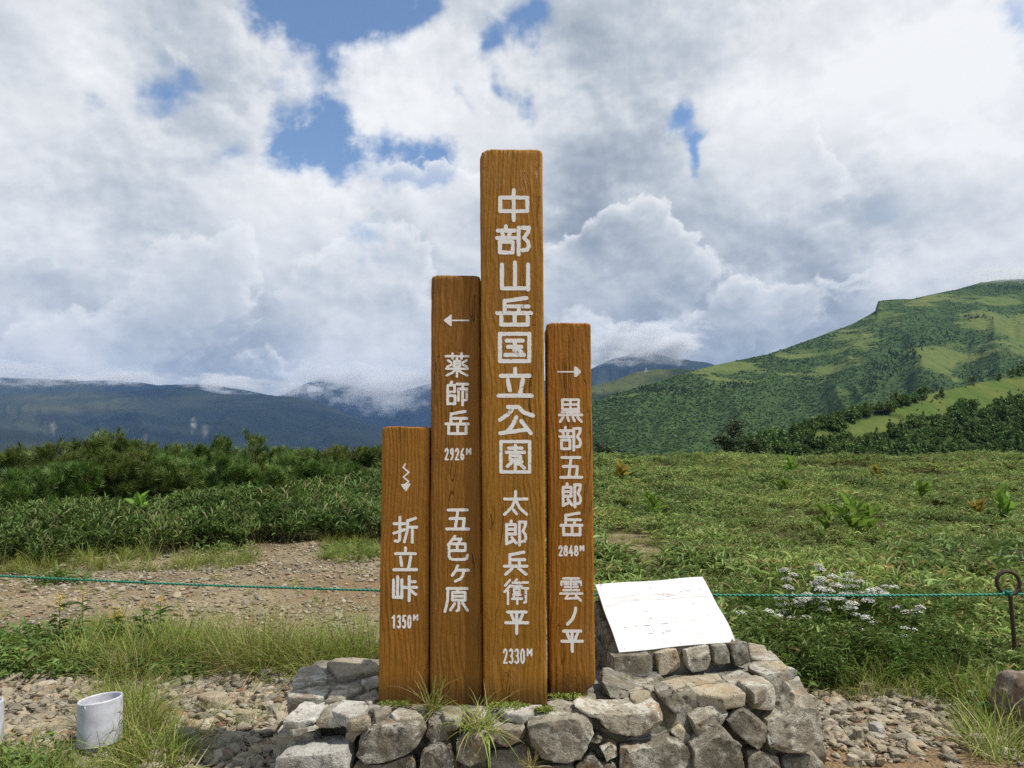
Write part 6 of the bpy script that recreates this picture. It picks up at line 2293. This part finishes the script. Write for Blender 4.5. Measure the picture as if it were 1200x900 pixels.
tree(853, 490, 56, 66, 'dark tree with a ragged pointed crown standing at the meadow crest', 1101, nleaf=2600)
tree(878, 512, 57, 46, 'lower dark tree joined to the right side of the ragged tree', 1102, nleaf=1500)
tree(706, 512, 58, 40, 'dark tree partly hidden behind the right signpost', 1103, nleaf=1300)
tree(722, 524, 57, 44, 'low dark tree just right of the signpost at the crest', 1104, nleaf=1200)

# small white tower on the ridge of the middle hill
tb = at(757, 434.5, 2280)
tw_ = empty('white_tower', tuple(tb), 'tiny white tower on the ridge far behind the right signpost', 'tower')
u = 1500 / F
for nm, x0, x1, z0, z1 in (('shaft', -.65, .65, -3, 3.4), ('cap', -1.1, 1.1, 3.4, 4.3), ('base_wall', -2.6, 2.2, -3, .35)):
    bm = bmesh.new()
    bmesh.ops.create_cube(bm, size=1)
    for v in bm.verts:
        k = .8 if (nm == 'shaft' and v.co.z > 0) else 1
        v.co = Vector((tb.x + ((x0 + x1) / 2 + v.co.x * (x1 - x0) * k) * u, tb.y + v.co.y * 1.6 * u, tb.z + ((z0 + z1) / 2 + v.co.z * (z1 - z0)) * u))
    link(nm, from_bm(nm, bm), M['white_paint'], tw_)

# ---------------------------------------------------------------- the air
HAZE_DENSITY = 4.2e-5
bm = bmesh.new()
bmesh.ops.create_cube(bm, size=1)
for v in bm.verts:
    v.co = Vector((v.co.x * 21400, 4850 + v.co.y * 11700, -97.5 + (v.co.z + .5) * 1180))
hz = link('haze', from_bm('haze', bm))
m = bpy.data.materials.new('haze_air')
m.use_nodes = True
m.node_tree.nodes.clear()
hn = NT(m.node_tree)
pv = hn.new('ShaderNodeVolumePrincipled')
pv.inputs['Color'].default_value = (0.28, 0.50, 0.95, 1)
pv.inputs['Density'].default_value = HAZE_DENSITY
pv.inputs['Anisotropy'].default_value = 0.0
ho = hn.new('ShaderNodeOutputMaterial')
hn.l.new(pv.outputs[0], ho.inputs['Volume'])
hz.data.materials.append(m)
hz['kind'] = 'stuff'


def mist(px, py, Yc, rx, ry, dens, seed, deep=1.0):
    """a drifting bank of cloud lying against a summit"""
    p = at(px, py, Yc)
    k = Yc / F
    bm = bmesh.new()
    bmesh.ops.create_icosphere(bm, subdivisions=3, radius=1)
    for v in bm.verts:
        v.co = Vector((p.x + v.co.x * rx * k, p.y + v.co.y * rx * k * deep, p.z + v.co.z * ry * k))
    o = link('mist', from_bm('mist', bm))
    rebase(o)
    m = bpy.data.materials.new('mist_bank')
    m.use_nodes = True
    m.node_tree.nodes.clear()
    n_ = NT(m.node_tree)
    g = n_.new('ShaderNodeTexCoord').outputs['Generated']
    q = n_.vec('SCALE', n_.vec('SUBTRACT', g, (.5, .5, .5)), scale=2.0)
    w = n_.vec('ADD', q, (seed, seed * 2, 0))
    nz = n_.noise(w, 2.2, 5, 0.6)
    r = n_.vec('LENGTH', q)
    d = n_.math('SUBTRACT', n_.math('ADD', 0.55, n_.math('MULTIPLY', n_.math('SUBTRACT', nz, .5), 2.6)), n_.math('MULTIPLY', r, 0.85))
    d = n_.math('MULTIPLY', n_.math('MAXIMUM', d, 0.0), dens)
    pv = n_.new('ShaderNodeVolumePrincipled')
    pv.inputs['Color'].default_value = (1, 1, 1, 1)
    n_.put(pv.inputs['Density'], d)
    u = n_.new('ShaderNodeOutputMaterial')
    n_.l.new(pv.outputs[0], u.inputs['Volume'])
    o.data.materials.append(m)
    tag(o, kind='stuff')
    return o


for args in ((440, 452, 8200, 80, 40, .012, 1.3), (345, 456, 7900, 50, 14, .012, 2.7), (385, 440, 8300, 60, 18, .012, 5.1), (700, 408, 6000, 64, 30, .020, 3.9), (770, 402, 6000, 84, 30, .022, 7.7), (262, 448, 6300, 66, 16, .011, 9.2), (460, 470, 8000, 40, 26, .012, 17.7), (25, 437, 6500, 70, 20, .010, 6.2), (150, 441, 6600, 62, 14, .010, 11.3), (95, 444, 6300, 50, 9, .010, 14.9), (520, 440, 8000, 70, 30, .012, 8.1)):
    mist(*args)
mist(1200, 320, 1560, 110, 14, .03, 4.4, 0.7)
